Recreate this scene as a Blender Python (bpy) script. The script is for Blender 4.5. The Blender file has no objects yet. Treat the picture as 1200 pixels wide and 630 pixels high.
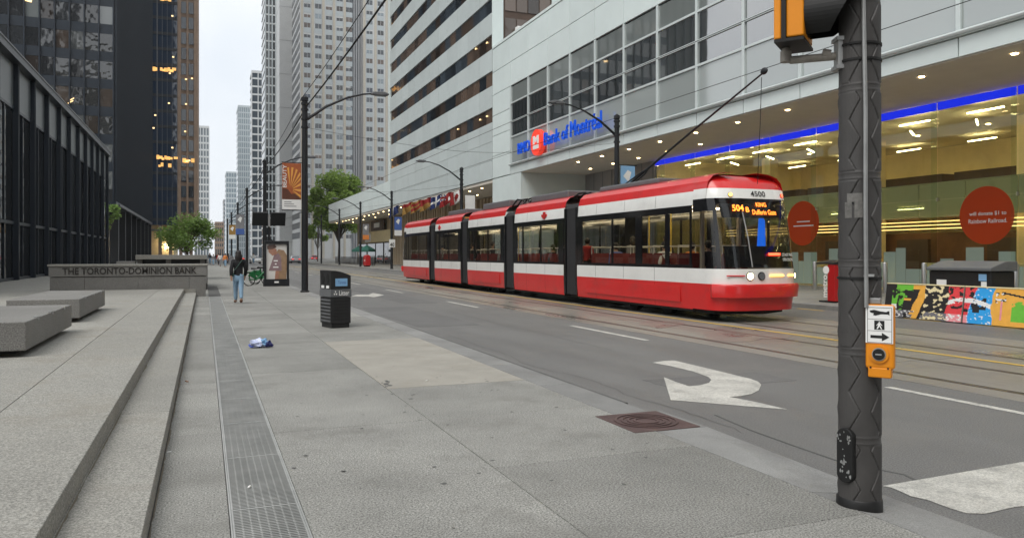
import bpy, bmesh, math, random
from mathutils import Vector, Matrix, noise
random.seed(7)
R = math.radians
S = bpy.context.scene
C = S.collection
# ------------------------------------------------------------------ camera
FPX = 900.0; VPX = 240.0; HZ = 298.0; CAMZ = 1.6          # focal length and vanishing point, in photo pixels (1200 wide)
YAW = math.atan((600.0 - VPX) / FPX); SA = math.sin(YAW); CA = math.cos(YAW)
cd = bpy.data.cameras.new('camera'); cam = bpy.data.objects.new('camera', cd); C.objects.link(cam)
cam.location = (0, 0, CAMZ); cam.rotation_euler = (R(90), 0, -YAW)
cd.sensor_width = 36.0; cd.lens = FPX / 1200.0 * 36.0
cd.shift_y = -(315.0 - HZ) / 1200.0; cd.clip_start = 0.1; cd.clip_end = 4000
S.camera = cam
# ------------------------------------------------------------------ sky and sun (overcast)
SUN_EL, SUN_AZ = R(55), R(228)
w = bpy.data.worlds.new('World'); S.world = w; w.use_nodes = True
nt = w.node_tree; nt.nodes.clear()
out = nt.nodes.new('ShaderNodeOutputWorld'); bg = nt.nodes.new('ShaderNodeBackground')
sky = nt.nodes.new('ShaderNodeTexSky'); sky.sky_type = 'NISHITA'; sky.sun_disc = False
sky.sun_elevation = SUN_EL; sky.sun_rotation = SUN_AZ; sky.dust_density = 4.0; sky.air_density = 1.5
tc = nt.nodes.new('ShaderNodeTexCoord'); nz = nt.nodes.new('ShaderNodeTexNoise')
nz.inputs['Scale'].default_value = 2.2; nz.inputs['Detail'].default_value = 5
cr = nt.nodes.new('ShaderNodeValToRGB')
cr.color_ramp.elements[0].position = 0.3; cr.color_ramp.elements[0].color = (5.5, 5.95, 6.5, 1)
cr.color_ramp.elements[1].position = 0.62; cr.color_ramp.elements[1].color = (7.8, 7.85, 7.85, 1)
mix = nt.nodes.new('ShaderNodeMix'); mix.data_type = 'RGBA'; mix.inputs[0].default_value = 0.93
L = nt.links.new
L(tc.outputs['Generated'], nz.inputs['Vector']); L(nz.outputs['Fac'], cr.inputs['Fac'])
L(sky.outputs['Color'], mix.inputs[6]); L(cr.outputs['Color'], mix.inputs[7])
L(mix.outputs[2], bg.inputs['Color']); bg.inputs['Strength'].default_value = 0.10
L(bg.outputs[0], out.inputs[0])
sd = bpy.data.lights.new('sun', 'SUN'); sd.energy = 1.5; sd.angle = R(40); sd.color = (1, 0.97, 0.93)
so = bpy.data.objects.new('sun', sd); C.objects.link(so); so.location = (0, -20, 60)
so.rotation_euler = Vector((-math.sin(SUN_AZ) * math.cos(SUN_EL), -math.cos(SUN_AZ) * math.cos(SUN_EL), -math.sin(SUN_EL))).to_track_quat('-Z', 'Y').to_euler()
vs = S.view_settings; vs.view_transform = 'Standard'; vs.look = 'None'; vs.gamma = 1.0; vs.exposure = 0.66; vs.use_curve_mapping = False
cy = S.cycles; cy.use_denoising = True; cy.max_bounces = 8; cy.diffuse_bounces = 4; cy.glossy_bounces = 4
cy.transmission_bounces = 6; cy.transparent_max_bounces = 24; cy.sample_clamp_indirect = 4.0; cy.caustics_reflective = False; cy.caustics_refractive = False
try: cy.denoiser = 'OPENIMAGEDENOISE'
except Exception: pass

# ------------------------------------------------------------------ pixel to place helpers (photo pixels)
def ray(u):                       # horizontal ray direction per FPX of depth
    return (FPX * SA + (u - 600) * CA, FPX * CA - (u - 600) * SA)
def px_z(u, v, z):                # point seen at pixel (u, v) lying at height z
    d = FPX * (CAMZ - z) / (v - HZ); r = ray(u)
    return Vector((r[0] * d / FPX, r[1] * d / FPX, z))
def y_at(u, X):                   # Y of the plane X = const at column u
    r = ray(u); return X * r[1] / r[0]
def x_at(u, Y):
    r = ray(u); return Y * r[0] / r[1]
def z_at(v, d): return CAMZ + (HZ - v) * d / FPX
def dep(x, y): return x * SA + y * CA

# ------------------------------------------------------------------ materials
MT = {}
def node(nt, t, **kw):
    n = nt.nodes.new(t)
    for k, val in kw.items(): setattr(n, k, val)
    return n
def pm(name, col, rough=0.6, metal=0.0, var=0.10, vs=1.5, bump=0.0, bs=60.0, spec=0.5, ior=1.45, emit=None, es=0.0,
       speck=0.0, ss=150.0, rnd=0.0, rvar=0.0, coat=0.0, grime=None, gs=0.5, stretch=None, ga=.7):
    m = bpy.data.materials.new(name); m.use_nodes = True; t = m.node_tree; b = t.nodes['Principled BSDF']; K = t.links.new
    b.inputs['Roughness'].default_value = rough; b.inputs['Metallic'].default_value = metal
    b.inputs['Specular IOR Level'].default_value = spec; b.inputs['IOR'].default_value = ior
    b.inputs['Coat Weight'].default_value = coat; b.inputs['Coat Roughness'].default_value = 0.08
    geo = node(t, 'ShaderNodeNewGeometry'); vec = geo.outputs['Position']
    if stretch:
        mp = node(t, 'ShaderNodeMapping'); mp.inputs['Scale'].default_value = stretch; K(vec, mp.inputs['Vector']); vec2 = mp.outputs[0]
    else: vec2 = vec
    def rgb(c): 
        n = node(t, 'ShaderNodeRGB'); n.outputs[0].default_value = (*c, 1); return n.outputs[0]
    cur = rgb(col)
    def mult(cur, fac_socket, lo, hi, c0=.25):
        mr = node(t, 'ShaderNodeMapRange'); mr.inputs[1].default_value = c0; mr.inputs[2].default_value = 1 - c0
        mr.inputs[3].default_value = lo; mr.inputs[4].default_value = hi; K(fac_socket, mr.inputs[0])
        vm = node(t, 'ShaderNodeVectorMath', operation='SCALE'); K(cur, vm.inputs[0]); K(mr.outputs[0], vm.inputs['Scale']); return vm.outputs[0]
    if var > 0:
        n = node(t, 'ShaderNodeTexNoise'); n.inputs['Scale'].default_value = vs; n.inputs['Detail'].default_value = 6; n.inputs['Roughness'].default_value = 0.62; K(vec2, n.inputs['Vector'])
        cur = mult(cur, n.outputs['Fac'], 1 - var, 1 + var)
        if rvar > 0:
            mr = node(t, 'ShaderNodeMapRange'); mr.inputs[1].default_value = 0.3; mr.inputs[2].default_value = 0.7
            mr.inputs[3].default_value = max(0.02, rough - rvar); mr.inputs[4].default_value = rough + rvar; K(n.outputs['Fac'], mr.inputs[0]); K(mr.outputs[0], b.inputs['Roughness'])
    if speck > 0:
        n = node(t, 'ShaderNodeTexNoise'); n.inputs['Scale'].default_value = ss; n.inputs['Detail'].default_value = 3; n.inputs['Roughness'].default_value = 0.8; K(vec, n.inputs['Vector'])
        cur = mult(cur, n.outputs['Fac'], 1 - speck, 1 + speck, .36)
    if rnd > 0:
        oi = node(t, 'ShaderNodeObjectInfo'); mr = node(t, 'ShaderNodeMapRange'); mr.inputs[3].default_value = 1 - rnd; mr.inputs[4].default_value = 1 + rnd
        K(oi.outputs['Random'], mr.inputs[0]); vm = node(t, 'ShaderNodeVectorMath', operation='SCALE'); K(cur, vm.inputs[0]); K(mr.outputs[0], vm.inputs['Scale']); cur = vm.outputs[0]
    if grime:
        n = node(t, 'ShaderNodeTexNoise'); n.inputs['Scale'].default_value = gs; n.inputs['Detail'].default_value = 8; n.inputs['Roughness'].default_value = 0.7; K(vec, n.inputs['Vector'])
        r_ = node(t, 'ShaderNodeMapRange'); r_.inputs[1].default_value = 0.52; r_.inputs[2].default_value = 0.72; r_.inputs[4].default_value = ga; K(n.outputs['Fac'], r_.inputs[0])
        mx = node(t, 'ShaderNodeMix', data_type='RGBA'); K(r_.outputs[0], mx.inputs[0]); K(cur, mx.inputs[6]); K(rgb(grime), mx.inputs[7]); cur = mx.outputs[2]
    K(cur, b.inputs['Base Color'])
    if bump > 0:
        n = node(t, 'ShaderNodeTexNoise'); n.inputs['Scale'].default_value = bs; n.inputs['Detail'].default_value = 4; K(vec2, n.inputs['Vector'])
        bp = node(t, 'ShaderNodeBump'); bp.inputs['Strength'].default_value = min(1.0, bump); bp.inputs['Distance'].default_value = 0.02; K(n.outputs['Fac'], bp.inputs['Height']); K(bp.outputs[0], b.inputs['Normal'])
    if emit:
        b.inputs['Emission Color'].default_value = (*emit, 1); b.inputs['Emission Strength'].default_value = es
    MT[name] = m; return m
def wob(name, col, refl_ior=1.9, rough=0.03, wob_s=0.35, ws=0.9, rnd=0.3):     # dark reflective curtain-wall glass with roller-wave distortion
    m = pm(name, col, rough, 0, 0.0, ior=refl_ior, spec=0.5, rnd=rnd); t = m.node_tree; K = t.links.new; b = t.nodes['Principled BSDF']
    geo = node(t, 'ShaderNodeNewGeometry'); oi = node(t, 'ShaderNodeObjectInfo')
    ad = node(t, 'ShaderNodeVectorMath', operation='ADD'); sc = node(t, 'ShaderNodeVectorMath', operation='SCALE'); sc.inputs['Scale'].default_value = 37.0
    K(oi.outputs['Random'], sc.inputs[0]); K(geo.outputs['Position'], ad.inputs[0]); K(sc.outputs[0], ad.inputs[1])
    n = node(t, 'ShaderNodeTexNoise'); n.inputs['Scale'].default_value = ws; n.inputs['Detail'].default_value = 1.5; K(ad.outputs[0], n.inputs['Vector'])
    bp = node(t, 'ShaderNodeBump'); bp.inputs['Strength'].default_value = wob_s; bp.inputs['Distance'].default_value = 0.05; K(n.outputs['Fac'], bp.inputs['Height']); K(bp.outputs[0], b.inputs['Normal'])
    return m
def clear(name, tint, refl=1.5, rough=0.01, milk=0.0, milkcol=(.8, .9, .85)):             # thin see-through glass
    m = bpy.data.materials.new(name); m.use_nodes = True; t = m.node_tree; t.nodes.clear(); K = t.links.new
    o = node(t, 'ShaderNodeOutputMaterial'); tr = node(t, 'ShaderNodeBsdfTransparent'); tr.inputs[0].default_value = (*tint, 1)
    gl = node(t, 'ShaderNodeBsdfGlossy'); gl.inputs['Roughness'].default_value = rough; gl.inputs['Color'].default_value = (.95, .97, .97, 1)
    fr = node(t, 'ShaderNodeFresnel'); ge = node(t, 'ShaderNodeNewGeometry'); mr = node(t, 'ShaderNodeMapRange'); mr.inputs[3].default_value = refl; mr.inputs[4].default_value = 1 / refl; K(ge.outputs['Backfacing'], mr.inputs[0]); K(mr.outputs[0], fr.inputs['IOR'])
    mx = node(t, 'ShaderNodeMixShader'); K(fr.outputs[0], mx.inputs[0]); K(tr.outputs[0], mx.inputs[1]); K(gl.outputs[0], mx.inputs[2]); last = mx.outputs[0]
    if milk > 0:
        df = node(t, 'ShaderNodeBsdfDiffuse'); df.inputs[0].default_value = (*milkcol, 1); m2 = node(t, 'ShaderNodeMixShader'); m2.inputs[0].default_value = milk
        K(last, m2.inputs[1]); K(df.outputs[0], m2.inputs[2]); last = m2.outputs[0]
    K(last, o.inputs[0]); MT[name] = m; return m

pm('granite', (.232, .230, .212),   .72, var=.24, vs=.7, speck=.72, ss=78, bump=.25, bs=120, rnd=.11, grime=(.15, .146, .132), gs=.8, ga=.85)
pm('granite_step', (.272, .266, .24), .72, var=.14, vs=.9, speck=.5, ss=78, bump=.25, bs=120, rnd=.09, grime=(.19, .17, .135), gs=.9)
pm('granite_wall', (.19, .186, .175), .75, var=.16, vs=1.2, speck=.5, ss=60, bump=.25, bs=120, rnd=.05, grime=(.18, .17, .15), gs=.9)
pm('concrete', (.30, .285, .25), .8, var=.15, vs=1.6, speck=.12, ss=160, bump=.15, bs=160, grime=(.24, .22, .18), gs=1.4)
pm('joint', (.10, .10, .095), .9, var=.2)
pm('kerbstone', (.22, .22, .212), .75, var=.2, vs=1.2, speck=.35, ss=110, bump=.25, bs=90, rnd=.1, grime=(.16, .155, .15), gs=1.3)
pm('asphalt', (.142, .140, .135), .6, var=.22, vs=.8, speck=.5, ss=80, bump=.5, bs=130, rvar=.14, grime=(.175, .168, .155), gs=.6, stretch=(1, .22, 1))
pm('trackbed', (.20, .187, .165), .42, var=.25, vs=.6, speck=.25, ss=120, bump=.15, bs=110, rvar=.24, grime=(.13, .122, .11), gs=.45, stretch=(1, .25, 1))
pm('road_paint', (.47, .46, .42), .6, var=.25, vs=2.5, speck=.35, ss=80, bump=.3, bs=130, grime=(.19, .187, .178), gs=5.5, ga=.75)
pm('yellow_paint', (.60, .40, .07), .6, var=.2, vs=3, grime=(.25, .20, .11), gs=3)
pm('rail', (.16, .14, .125), .32, metal=.9, var=.2, vs=3)
pm('ground', (.12, .12, .118), .85, var=.2, vs=.2)
pm('grate_steel', (.42, .425, .41), .5, metal=.45, var=.2, vs=3, rvar=.1)
pm('pit', (.02, .02, .018), .9, var=.3)
pm('iron_rust', (.105, .066, .062), .6, metal=.3, var=.3, vs=4, bump=.3, bs=90)
pm('black_steel', (.011, .0125, .0145), .42, var=.2, vs=.6, spec=.5)
pm('steel_fin', (.015, .022, .032), .35, var=.15, vs=.4)
pm('steel_edge', (.11, .115, .12), .4, metal=.4, var=.1)
pm('spandrel', (.11, .125, .13), .3, var=.2, vs=.3, rnd=.12)
wob('dark_glass', (.014, .016, .017), 2.3, .03, .22, .8)
wob('tower_glass', (.014, .016, .018), 2.0, .03, .8, .9, .6)
wob('tower_glass_pale', (.10, .11, .11), 2.0, .03, .8, .9, .6)
wob('tower_glass_brown', (.04, .028, .02), 1.8, .04, .8, .9, .6)
wob('blue_glass', (.014, .026, .048), 1.8, .04, .35, .6, .5)
wob('ribbon_glass', (.085, .06, .045), 1.75, .05, .25, .9, .75)
wob('podium_glass', (.05, .058, .058), 4.4, .02, .05, .4, .5)
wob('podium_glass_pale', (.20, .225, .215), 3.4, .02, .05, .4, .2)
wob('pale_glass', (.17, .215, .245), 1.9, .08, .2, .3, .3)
wob('window_dark', (.035, .045, .055), 1.8, .05, .2, .8, .7)
pm('panel', (.66, .74, .725), .33, var=.05, vs=.7, rnd=.035, spec=.5)
wob('shadow_box', (.36, .40, .39), 2.4, .05, .04, .4, .12)
pm('panel_joint', (.20, .23, .23), .7, var=.1)
pm('panel_grey', (.54, .60, .595), .3, var=.06, vs=.7, rnd=.05)
pm('mullion', (.62, .68, .67), .35, metal=.2, var=.05)
pm('soffit', (.72, .67, .58), .7, var=.05)
pm('warm_wall', (.78, .66, .40), .7, var=.08)
pm('lobby_floor', (.45, .40, .30), .35, var=.1)
pm('wood', (.16, .075, .035), .5, var=.25, vs=2)
pm('dark_brown', (.085, .055, .04), .6, var=.2)
pm('brown_stone', (.27, .19, .135), .7, var=.12, vs=.6, rnd=.06)
pm('white_stone', (.58, .60, .60), .6, var=.06, vs=.4, rnd=.03)
pm('beige_stone', (.50, .47, .40), .65, var=.06, vs=.4)
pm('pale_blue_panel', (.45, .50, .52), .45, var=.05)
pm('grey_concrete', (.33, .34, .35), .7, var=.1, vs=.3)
pm('retail_stone', (.42, .34, .24), .6, var=.15, vs=.6, rnd=.12)
pm('blue_band', (.02, .05, .75), .4, var=0, emit=(.01, .03, .9), es=.45)
pm('blue_letter', (.01, .09, .55), .35, var=.0, emit=(.0, .06, .6), es=.25)
pm('bank_red', (.80, .05, .03), .35, var=.0, emit=(.9, .06, .03), es=.35)
pm('white_print', (.85, .85, .83), .5, var=.0)
pm('black_print', (.01, .01, .01), .5, var=.0)
pm('warm_light', (1, .9, .7), .5, var=0, emit=(1, .80, .48), es=9)
pm('down_light', (1, .9, .7), .5, var=0, emit=(1, .72, .34), es=16)
pm('strip_light', (1, .9, .7), .5, var=0, emit=(1, .80, .42), es=17)
pm('amber_line', (1, .8, .4), .5, var=0, emit=(1, .62, .22), es=1.6)
pm('window_lit', (.8, .5, .2), .4, var=.5, vs=3, emit=(1, .50, .12), es=.55, rnd=.4)
pm('window_spot', (1, .8, .5), .4, var=0, emit=(1, .66, .28), es=1.1)
pm('tram_red', (.60, .016, .016), .3, var=.08, vs=2, coat=.5, grime=(.26, .05, .045), gs=1.1, ga=.45, bump=.03, bs=1.5)
pm('tram_white', (.76, .76, .73), .32, var=.06, vs=1.2, coat=.4, grime=(.50, .49, .46), gs=1.4, ga=.35)
pm('tram_black', (.008, .008, .009), .16, var=.1, vs=1, coat=.3)
pm('bellows', (.018, .018, .019), .75, var=.2, vs=2)
pm('rubber', (.012, .012, .012), .85, var=.2)
pm('under', (.01, .01, .01), .9, var=.1)
clear('rear_glass', (.52, .52, .51), 1.5)
clear('tram_glass', (.80, .80, .77), 1.45)
pm('cabin_light', (1, .9, .7), .5, var=0, emit=(1, .84, .55), es=9)
clear('lobby_glass', (.91, .95, .88), 1.4)
clear('pane_glass', (.80, .84, .82), 1.9)
clear('fin_glass', (.93, .97, .94), 1.2)
clear('frosted', (.62, .70, .60), 1.45, .3, .45, (.50, .56, .44))
clear('decal_frost', (.8, .85, .8), 1.4, .4, .5, (.55, .68, .60))
clear('decal_red', (.75, .15, .08), 1.4, .3, .82, (.62, .085, .025))
pm('tram_inner', (.50, .44, .35), .6, var=.05)
pm('seat_red', (.16, .025, .025), .7, var=.1)
pm('seat_grey', (.35, .36, .38), .5, var=.1)
pm('pole_yellow', (.75, .55, .06), .4, var=0)
pm('led', (1, .3, .05), .5, var=0, emit=(1, .20, .02), es=2.4)
pm('led_red', (1, .1, .03), .5, var=0, emit=(1, .05, .02), es=4)
pm('headlight', (1, .85, .6), .4, var=0, emit=(1, .72, .38), es=6)
pm('amber_lamp', (1, .6, .2), .4, var=0, emit=(1, .45, .08), es=2.4)
pm('reflection_blue', (.02, .18, .8), .4, var=.1, emit=(.01, .16, .95), es=.75)  # glowing blue that paints a reflection behind the rear window
pm('lens_grey', (.25, .26, .27), .1, metal=.6, var=0)
pm('pole_grey', (.062, .059, .057), .5, var=.25, vs=3, rvar=.1, bump=.15, bs=180)
pm('galv', (.36, .365, .36), .45, metal=.55, var=.2, vs=6, rvar=.1)
pm('galv_old', (.30, .275, .24), .6, metal=.35, var=.3, vs=9)
pm('signal_orange', (.78, .27, .008), .42, var=.08, vs=4)
pm('signal_black', (.008, .008, .008), .6, var=.2)
pm('lens_dark', (.03, .03, .025), .15, var=.1)
pm('bin_black', (.016, .016, .017), .48, var=.2, vs=5)
pm('bin_grey', (.12, .125, .13), .5, var=.1, vs=5)
pm('blue_label', (.22, .42, .66), .5, var=.05)
pm('box_red', (.42, .012, .014), .35, var=.08, vs=3)
pm('stainless', (.50, .50, .49), .28, metal=.9, var=.1, vs=4)
pm('letter_bronze', (.035, .030, .026), .5, metal=.3, var=.2, vs=6)
pm('skin', (.45, .27, .19), .55, var=.05)
pm('hair', (.012, .009, .008), .55, var=.3, vs=20, stretch=(1, 1, .1))
pm('jacket_black', (.012, .012, .014), .85, var=.25, vs=8)
pm('jeans', (.22, .34, .46), .85, var=.3, vs=5)
pm('shoe', (.16, .07, .04), .6, var=.1)
pm('bag_green', (.03, .07, .055), .6, var=.1)
pm('cloth_dark', (.025, .027, .033), .85, var=.2)
pm('cloth_grey', (.20, .20, .21), .85, var=.2)
pm('cloth_white', (.65, .65, .63), .85, var=.1)
pm('cloth_red', (.45, .04, .04), .85, var=.1)
pm('cloth_orange', (.65, .22, .05), .85, var=.1)
pm('cloth_blue', (.06, .12, .35), .85, var=.1)
pm('bark', (.09, .07, .05), .9, var=.3, vs=4, bump=.5, bs=20)
def leafm(name, col):
    m = pm(name, col, .6, var=.35, vs=.8); t = m.node_tree; K = t.links.new; b = t.nodes['Principled BSDF']; o = t.nodes['Material Output']
    tl = node(t, 'ShaderNodeBsdfTranslucent'); mx = node(t, 'ShaderNodeMixShader'); mx.inputs[0].default_value = .4
    K(b.inputs['Base Color'].links[0].from_socket, tl.inputs[0]); K(b.outputs[0], mx.inputs[1]); K(tl.outputs[0], mx.inputs[2]); K(mx.outputs[0], o.inputs[0])
leafm('leaf_light', (.24, .35, .07)); leafm('leaf_mid', (.17, .27, .065))
pm('bike_green', (.015, .16, .05), .4, var=.05)
pm('silver_paint', (.42, .43, .45), .28, metal=.4, var=.05, coat=.6)
pm('red_paint', (.45, .03, .05), .28, var=.05, coat=.6)
pm('tail_red', (.5, .01, .01), .3, var=0, emit=(1, .05, .03), es=.8)
pm('umbrella_green', (.03, .13, .10), .7, var=.1)
pm('flag_red', (.26, .015, .015), .7, var=.08)
pm('flag_yellow', (.30, .17, .04), .7, var=.08)
pm('flag_blue', (.015, .03, .12), .7, var=.08)
pm('flag_white', (.72, .72, .70), .7, var=.05)
pm('banner_orange', (.34, .09, .03), .7, var=.25, vs=6)
pm('banner_gold', (.70, .33, .07), .7, var=.15, vs=6)
pm('banner_brown', (.10, .035, .02), .7, var=.2, vs=6)
pm('plastic_blue', (.05, .10, .48), .3, var=.4, vs=40)
pm('plastic_pale', (.55, .60, .78), .3, var=.4, vs=50)
pm('plastic_navy', (.012, .015, .10), .35, var=.2)
pm('poster_back', (.66, .64, .60), .3, var=.08, vs=2, coat=.4)
pm('poster_tan', (.33, .21, .12), .3, var=.2, vs=5, coat=.4)
pm('poster_mauve', (.27, .18, .19), .3, var=.2, vs=5, coat=.4)
pm('poster_skin', (.40, .20, .13), .3, var=.2, vs=5, coat=.4)
pm('poster_hair', (.10, .05, .035), .3, var=.2, vs=5, coat=.4)
for nm, c in dict(art_black=(.02, .02, .022), art_green=(.15, .50, .05), art_orange=(.82, .42, .07), art_cream=(.80, .70, .42), art_red=(.75, .06, .07),
                  art_blue=(.03, .36, .80), art_white=(.82, .82, .80), art_grey=(.17, .17, .19), art_pink=(.80, .30, .33)).items():
    pm(nm, c, .5, var=.1, vs=8)

pm('dirt', (.15, .13, .095), .9, var=.3, vs=6)
pm('damp', (.19, .177, .156), .33, var=.25, vs=1.2, rvar=.12, speck=.2, ss=120)
pm('sticker', (.15, .145, .135), .6, var=.4, vs=30)
pm('gum', (.10, .10, .095), .8, var=.3, vs=6)
pm('asphalt_patch', (.128, .126, .123), .65, var=.2, vs=.8, speck=.45, ss=90, bump=.4, bs=130)
# ------------------------------------------------------------------ mesh helpers
OFF = {}
class MB:
    def __init__(s, mat=None):
        s.v = []; s.f = []; s.mi = []; s.mats = []; s.cur = 0
        if mat: s.use(mat)
    def use(s, m):
        if m not in s.mats: s.mats.append(m)
        s.cur = s.mats.index(m); return s
    def face(s, pts):
        n = len(s.v); s.v += [tuple(p) for p in pts]; s.f.append(tuple(range(n, n + len(pts)))); s.mi.append(s.cur); return s
    def idx(s, verts, faces):
        n = len(s.v); s.v += [tuple(p) for p in verts]
        for f in faces: s.f.append(tuple(i + n for i in f)); s.mi.append(s.cur)
        return s
    def box(s, x0, x1, y0, y1, z0, z1):
        return s.idx([(x, y, z) for z in (z0, z1) for y in (y0, y1) for x in (x0, x1)],
                     [(0, 2, 3, 1), (4, 5, 7, 6), (0, 1, 5, 4), (2, 6, 7, 3), (0, 4, 6, 2), (1, 3, 7, 5)])
    def obox(s, c, ax, ay, az):          # oriented box: centre and three half-axis vectors
        c, ax, ay, az = map(Vector, (c, ax, ay, az))
        return s.idx([c + ax * i + ay * j + az * k for k in (-1, 1) for j in (-1, 1) for i in (-1, 1)],
                     [(0, 2, 3, 1), (4, 5, 7, 6), (0, 1, 5, 4), (2, 6, 7, 3), (0, 4, 6, 2), (1, 3, 7, 5)])
    def cyl(s, p0, p1, r0, r1=None, n=12, cap=True):
        p0, p1 = Vector(p0), Vector(p1); r1 = r0 if r1 is None else r1
        d = (p1 - p0).normalized(); a = d.orthogonal().normalized(); b = d.cross(a)
        vs_ = []
        for p, r in ((p0, r0), (p1, r1)):
            for k in range(n):
                t = 2 * math.pi * k / n; vs_.append(p + a * (r * math.cos(t)) + b * (r * math.sin(t)))
        fs = [(k, (k + 1) % n, n + (k + 1) % n, n + k) for k in range(n)]
        if cap: fs += [tuple(range(n - 1, -1, -1)), tuple(range(n, 2 * n))]
        return s.idx(vs_, fs)
    def tube(s, pts, r, n=8, cap=True):
        pts = [Vector(p) for p in pts]; rs = r if isinstance(r, (list, tuple)) else [r] * len(pts)
        vs_ = []; a = None
        for i, p in enumerate(pts):
            d = (pts[min(i + 1, len(pts) - 1)] - pts[max(i - 1, 0)]).normalized()
            a = d.orthogonal().normalized() if a is None else (a - d * a.dot(d)).normalized()
            b = d.cross(a)
            for k in range(n):
                t = 2 * math.pi * k / n; vs_.append(p + a * (rs[i] * math.cos(t)) + b * (rs[i] * math.sin(t)))
        fs = [(i * n + k, i * n + (k + 1) % n, (i + 1) * n + (k + 1) % n, (i + 1) * n + k) for i in range(len(pts) - 1) for k in range(n)]
        if cap: fs += [tuple(range(n - 1, -1, -1)), tuple(range((len(pts) - 1) * n, len(pts) * n))]
        return s.idx(vs_, fs)
    def lathe(s, prof, n=24, c=(0, 0, 0)):       # prof: [(r, z)]
        vs_ = [(c[0] + r * math.cos(2 * math.pi * k / n), c[1] + r * math.sin(2 * math.pi * k / n), c[2] + z) for r, z in prof for k in range(n)]
        fs = [(i * n + k, i * n + (k + 1) % n, (i + 1) * n + (k + 1) % n, (i + 1) * n + k) for i in range(len(prof) - 1) for k in range(n)]
        fs += [tuple(range(n - 1, -1, -1)), tuple(range((len(prof) - 1) * n, len(prof) * n))]
        return s.idx(vs_, fs)
    def prism(s, poly, lo, hi, ax='x'):           # poly in the two other axes, in order
        def P(a, b, t): return {'x': (t, a, b), 'y': (a, t, b), 'z': (a, b, t)}[ax]
        n = len(poly); vs_ = [P(a, b, lo) for a, b in poly] + [P(a, b, hi) for a, b in poly]
        fs = [(k, (k + 1) % n, n + (k + 1) % n, n + k) for k in range(n)] + [tuple(range(n - 1, -1, -1)), tuple(range(n, 2 * n))]
        return s.idx(vs_, fs)
    def ball(s, c, rx, ry, rz, nu=14, nv=9):
        vs_ = []; c = Vector(c)
        for j in range(nv + 1):
            t = math.pi * j / nv
            for i in range(nu):
                p = 2 * math.pi * i / nu; vs_.append(c + Vector((rx * math.sin(t) * math.cos(p), ry * math.sin(t) * math.sin(p), rz * math.cos(t))))
        return s.idx(vs_, [(j * nu + i, (j + 1) * nu + i, (j + 1) * nu + (i + 1) % nu, j * nu + (i + 1) % nu) for j in range(nv) for i in range(nu)])
    def mesh(s, name, off=(0, 0, 0), smooth=False, recalc=True, ang=38):
        me = bpy.data.meshes.new(name); o = Vector(off)
        me.from_pydata([tuple(Vector(p) - o) for p in s.v], [], s.f)
        for m in s.mats: me.materials.append(MT[m])
        me.polygons.foreach_set('material_index', s.mi)
        if recalc:
            bm = bmesh.new(); bm.from_mesh(me); bmesh.ops.remove_doubles(bm, verts=bm.verts, dist=1e-5); bmesh.ops.recalc_face_normals(bm, faces=bm.faces); bm.to_mesh(me); bm.free()
        if smooth:
            me.shade_smooth(); me.set_sharp_from_angle(angle=R(ang))
        me.update(); return me
    def build(s, name, parent=None, smooth=False, bevel=0, recalc=True, ang=38, seg=2):
        off = OFF.get(parent, Vector((0, 0, 0))) if parent else Vector((0, 0, 0))
        ob = bpy.data.objects.new(name, s.mesh(name, off, smooth, recalc, ang)); C.objects.link(ob)
        if parent: ob.parent = parent; OFF[ob] = off
        if bevel:
            b = ob.modifiers.new('bevel', 'BEVEL'); b.width = bevel; b.segments = seg; b.limit_method = 'ANGLE'; b.angle_limit = R(40)
        return ob
def put(me, name, parent, loc, rot=None, scale=None):      # one more piece that shares a mesh
    ob = bpy.data.objects.new(name, me); C.objects.link(ob)
    off = OFF.get(parent, Vector((0, 0, 0))) if parent else Vector((0, 0, 0))
    if parent: ob.parent = parent; OFF[ob] = off
    ob.location = Vector(loc) - off
    if rot: ob.rotation_euler = rot
    if scale: ob.scale = scale
    return ob
def tag(o, label, cat, group=None):
    o['label'] = label; o['category'] = cat
    if group: o['group'] = group
    return o
def thing(name, label, cat, loc=(0, 0, 0), group=None, rotz=0, local=False):
    o = bpy.data.objects.new(name, None); C.objects.link(o); o.empty_display_size = .2
    o.location = loc; o.rotation_euler = (0, 0, rotz); OFF[o] = Vector((0, 0, 0)) if local else Vector(loc)
    return tag(o, label, cat, group)
def struct(o): o['kind'] = 'structure'; return o
def copy_thing(root, loc, rotz=0, label=None, group=None):
    def rec(o, par):
        c = o.copy(); C.objects.link(c); OFF[c] = OFF.get(o, Vector())
        if par: c.parent = par
        for ch in list(o.children): rec(ch, c)
        return c
    r = rec(root, None); r.location = loc; r.rotation_euler = (0, 0, rotz)
    if label: r['label'] = label
    if group: r['group'] = group
    return r
FX = Matrix(((0, 0, -1), (-1, 0, 0), (0, 1, 0)))      # text that faces -X
FY = Matrix(((1, 0, 0), (0, 0, -1), (0, 1, 0)))       # text that faces -Y
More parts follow.
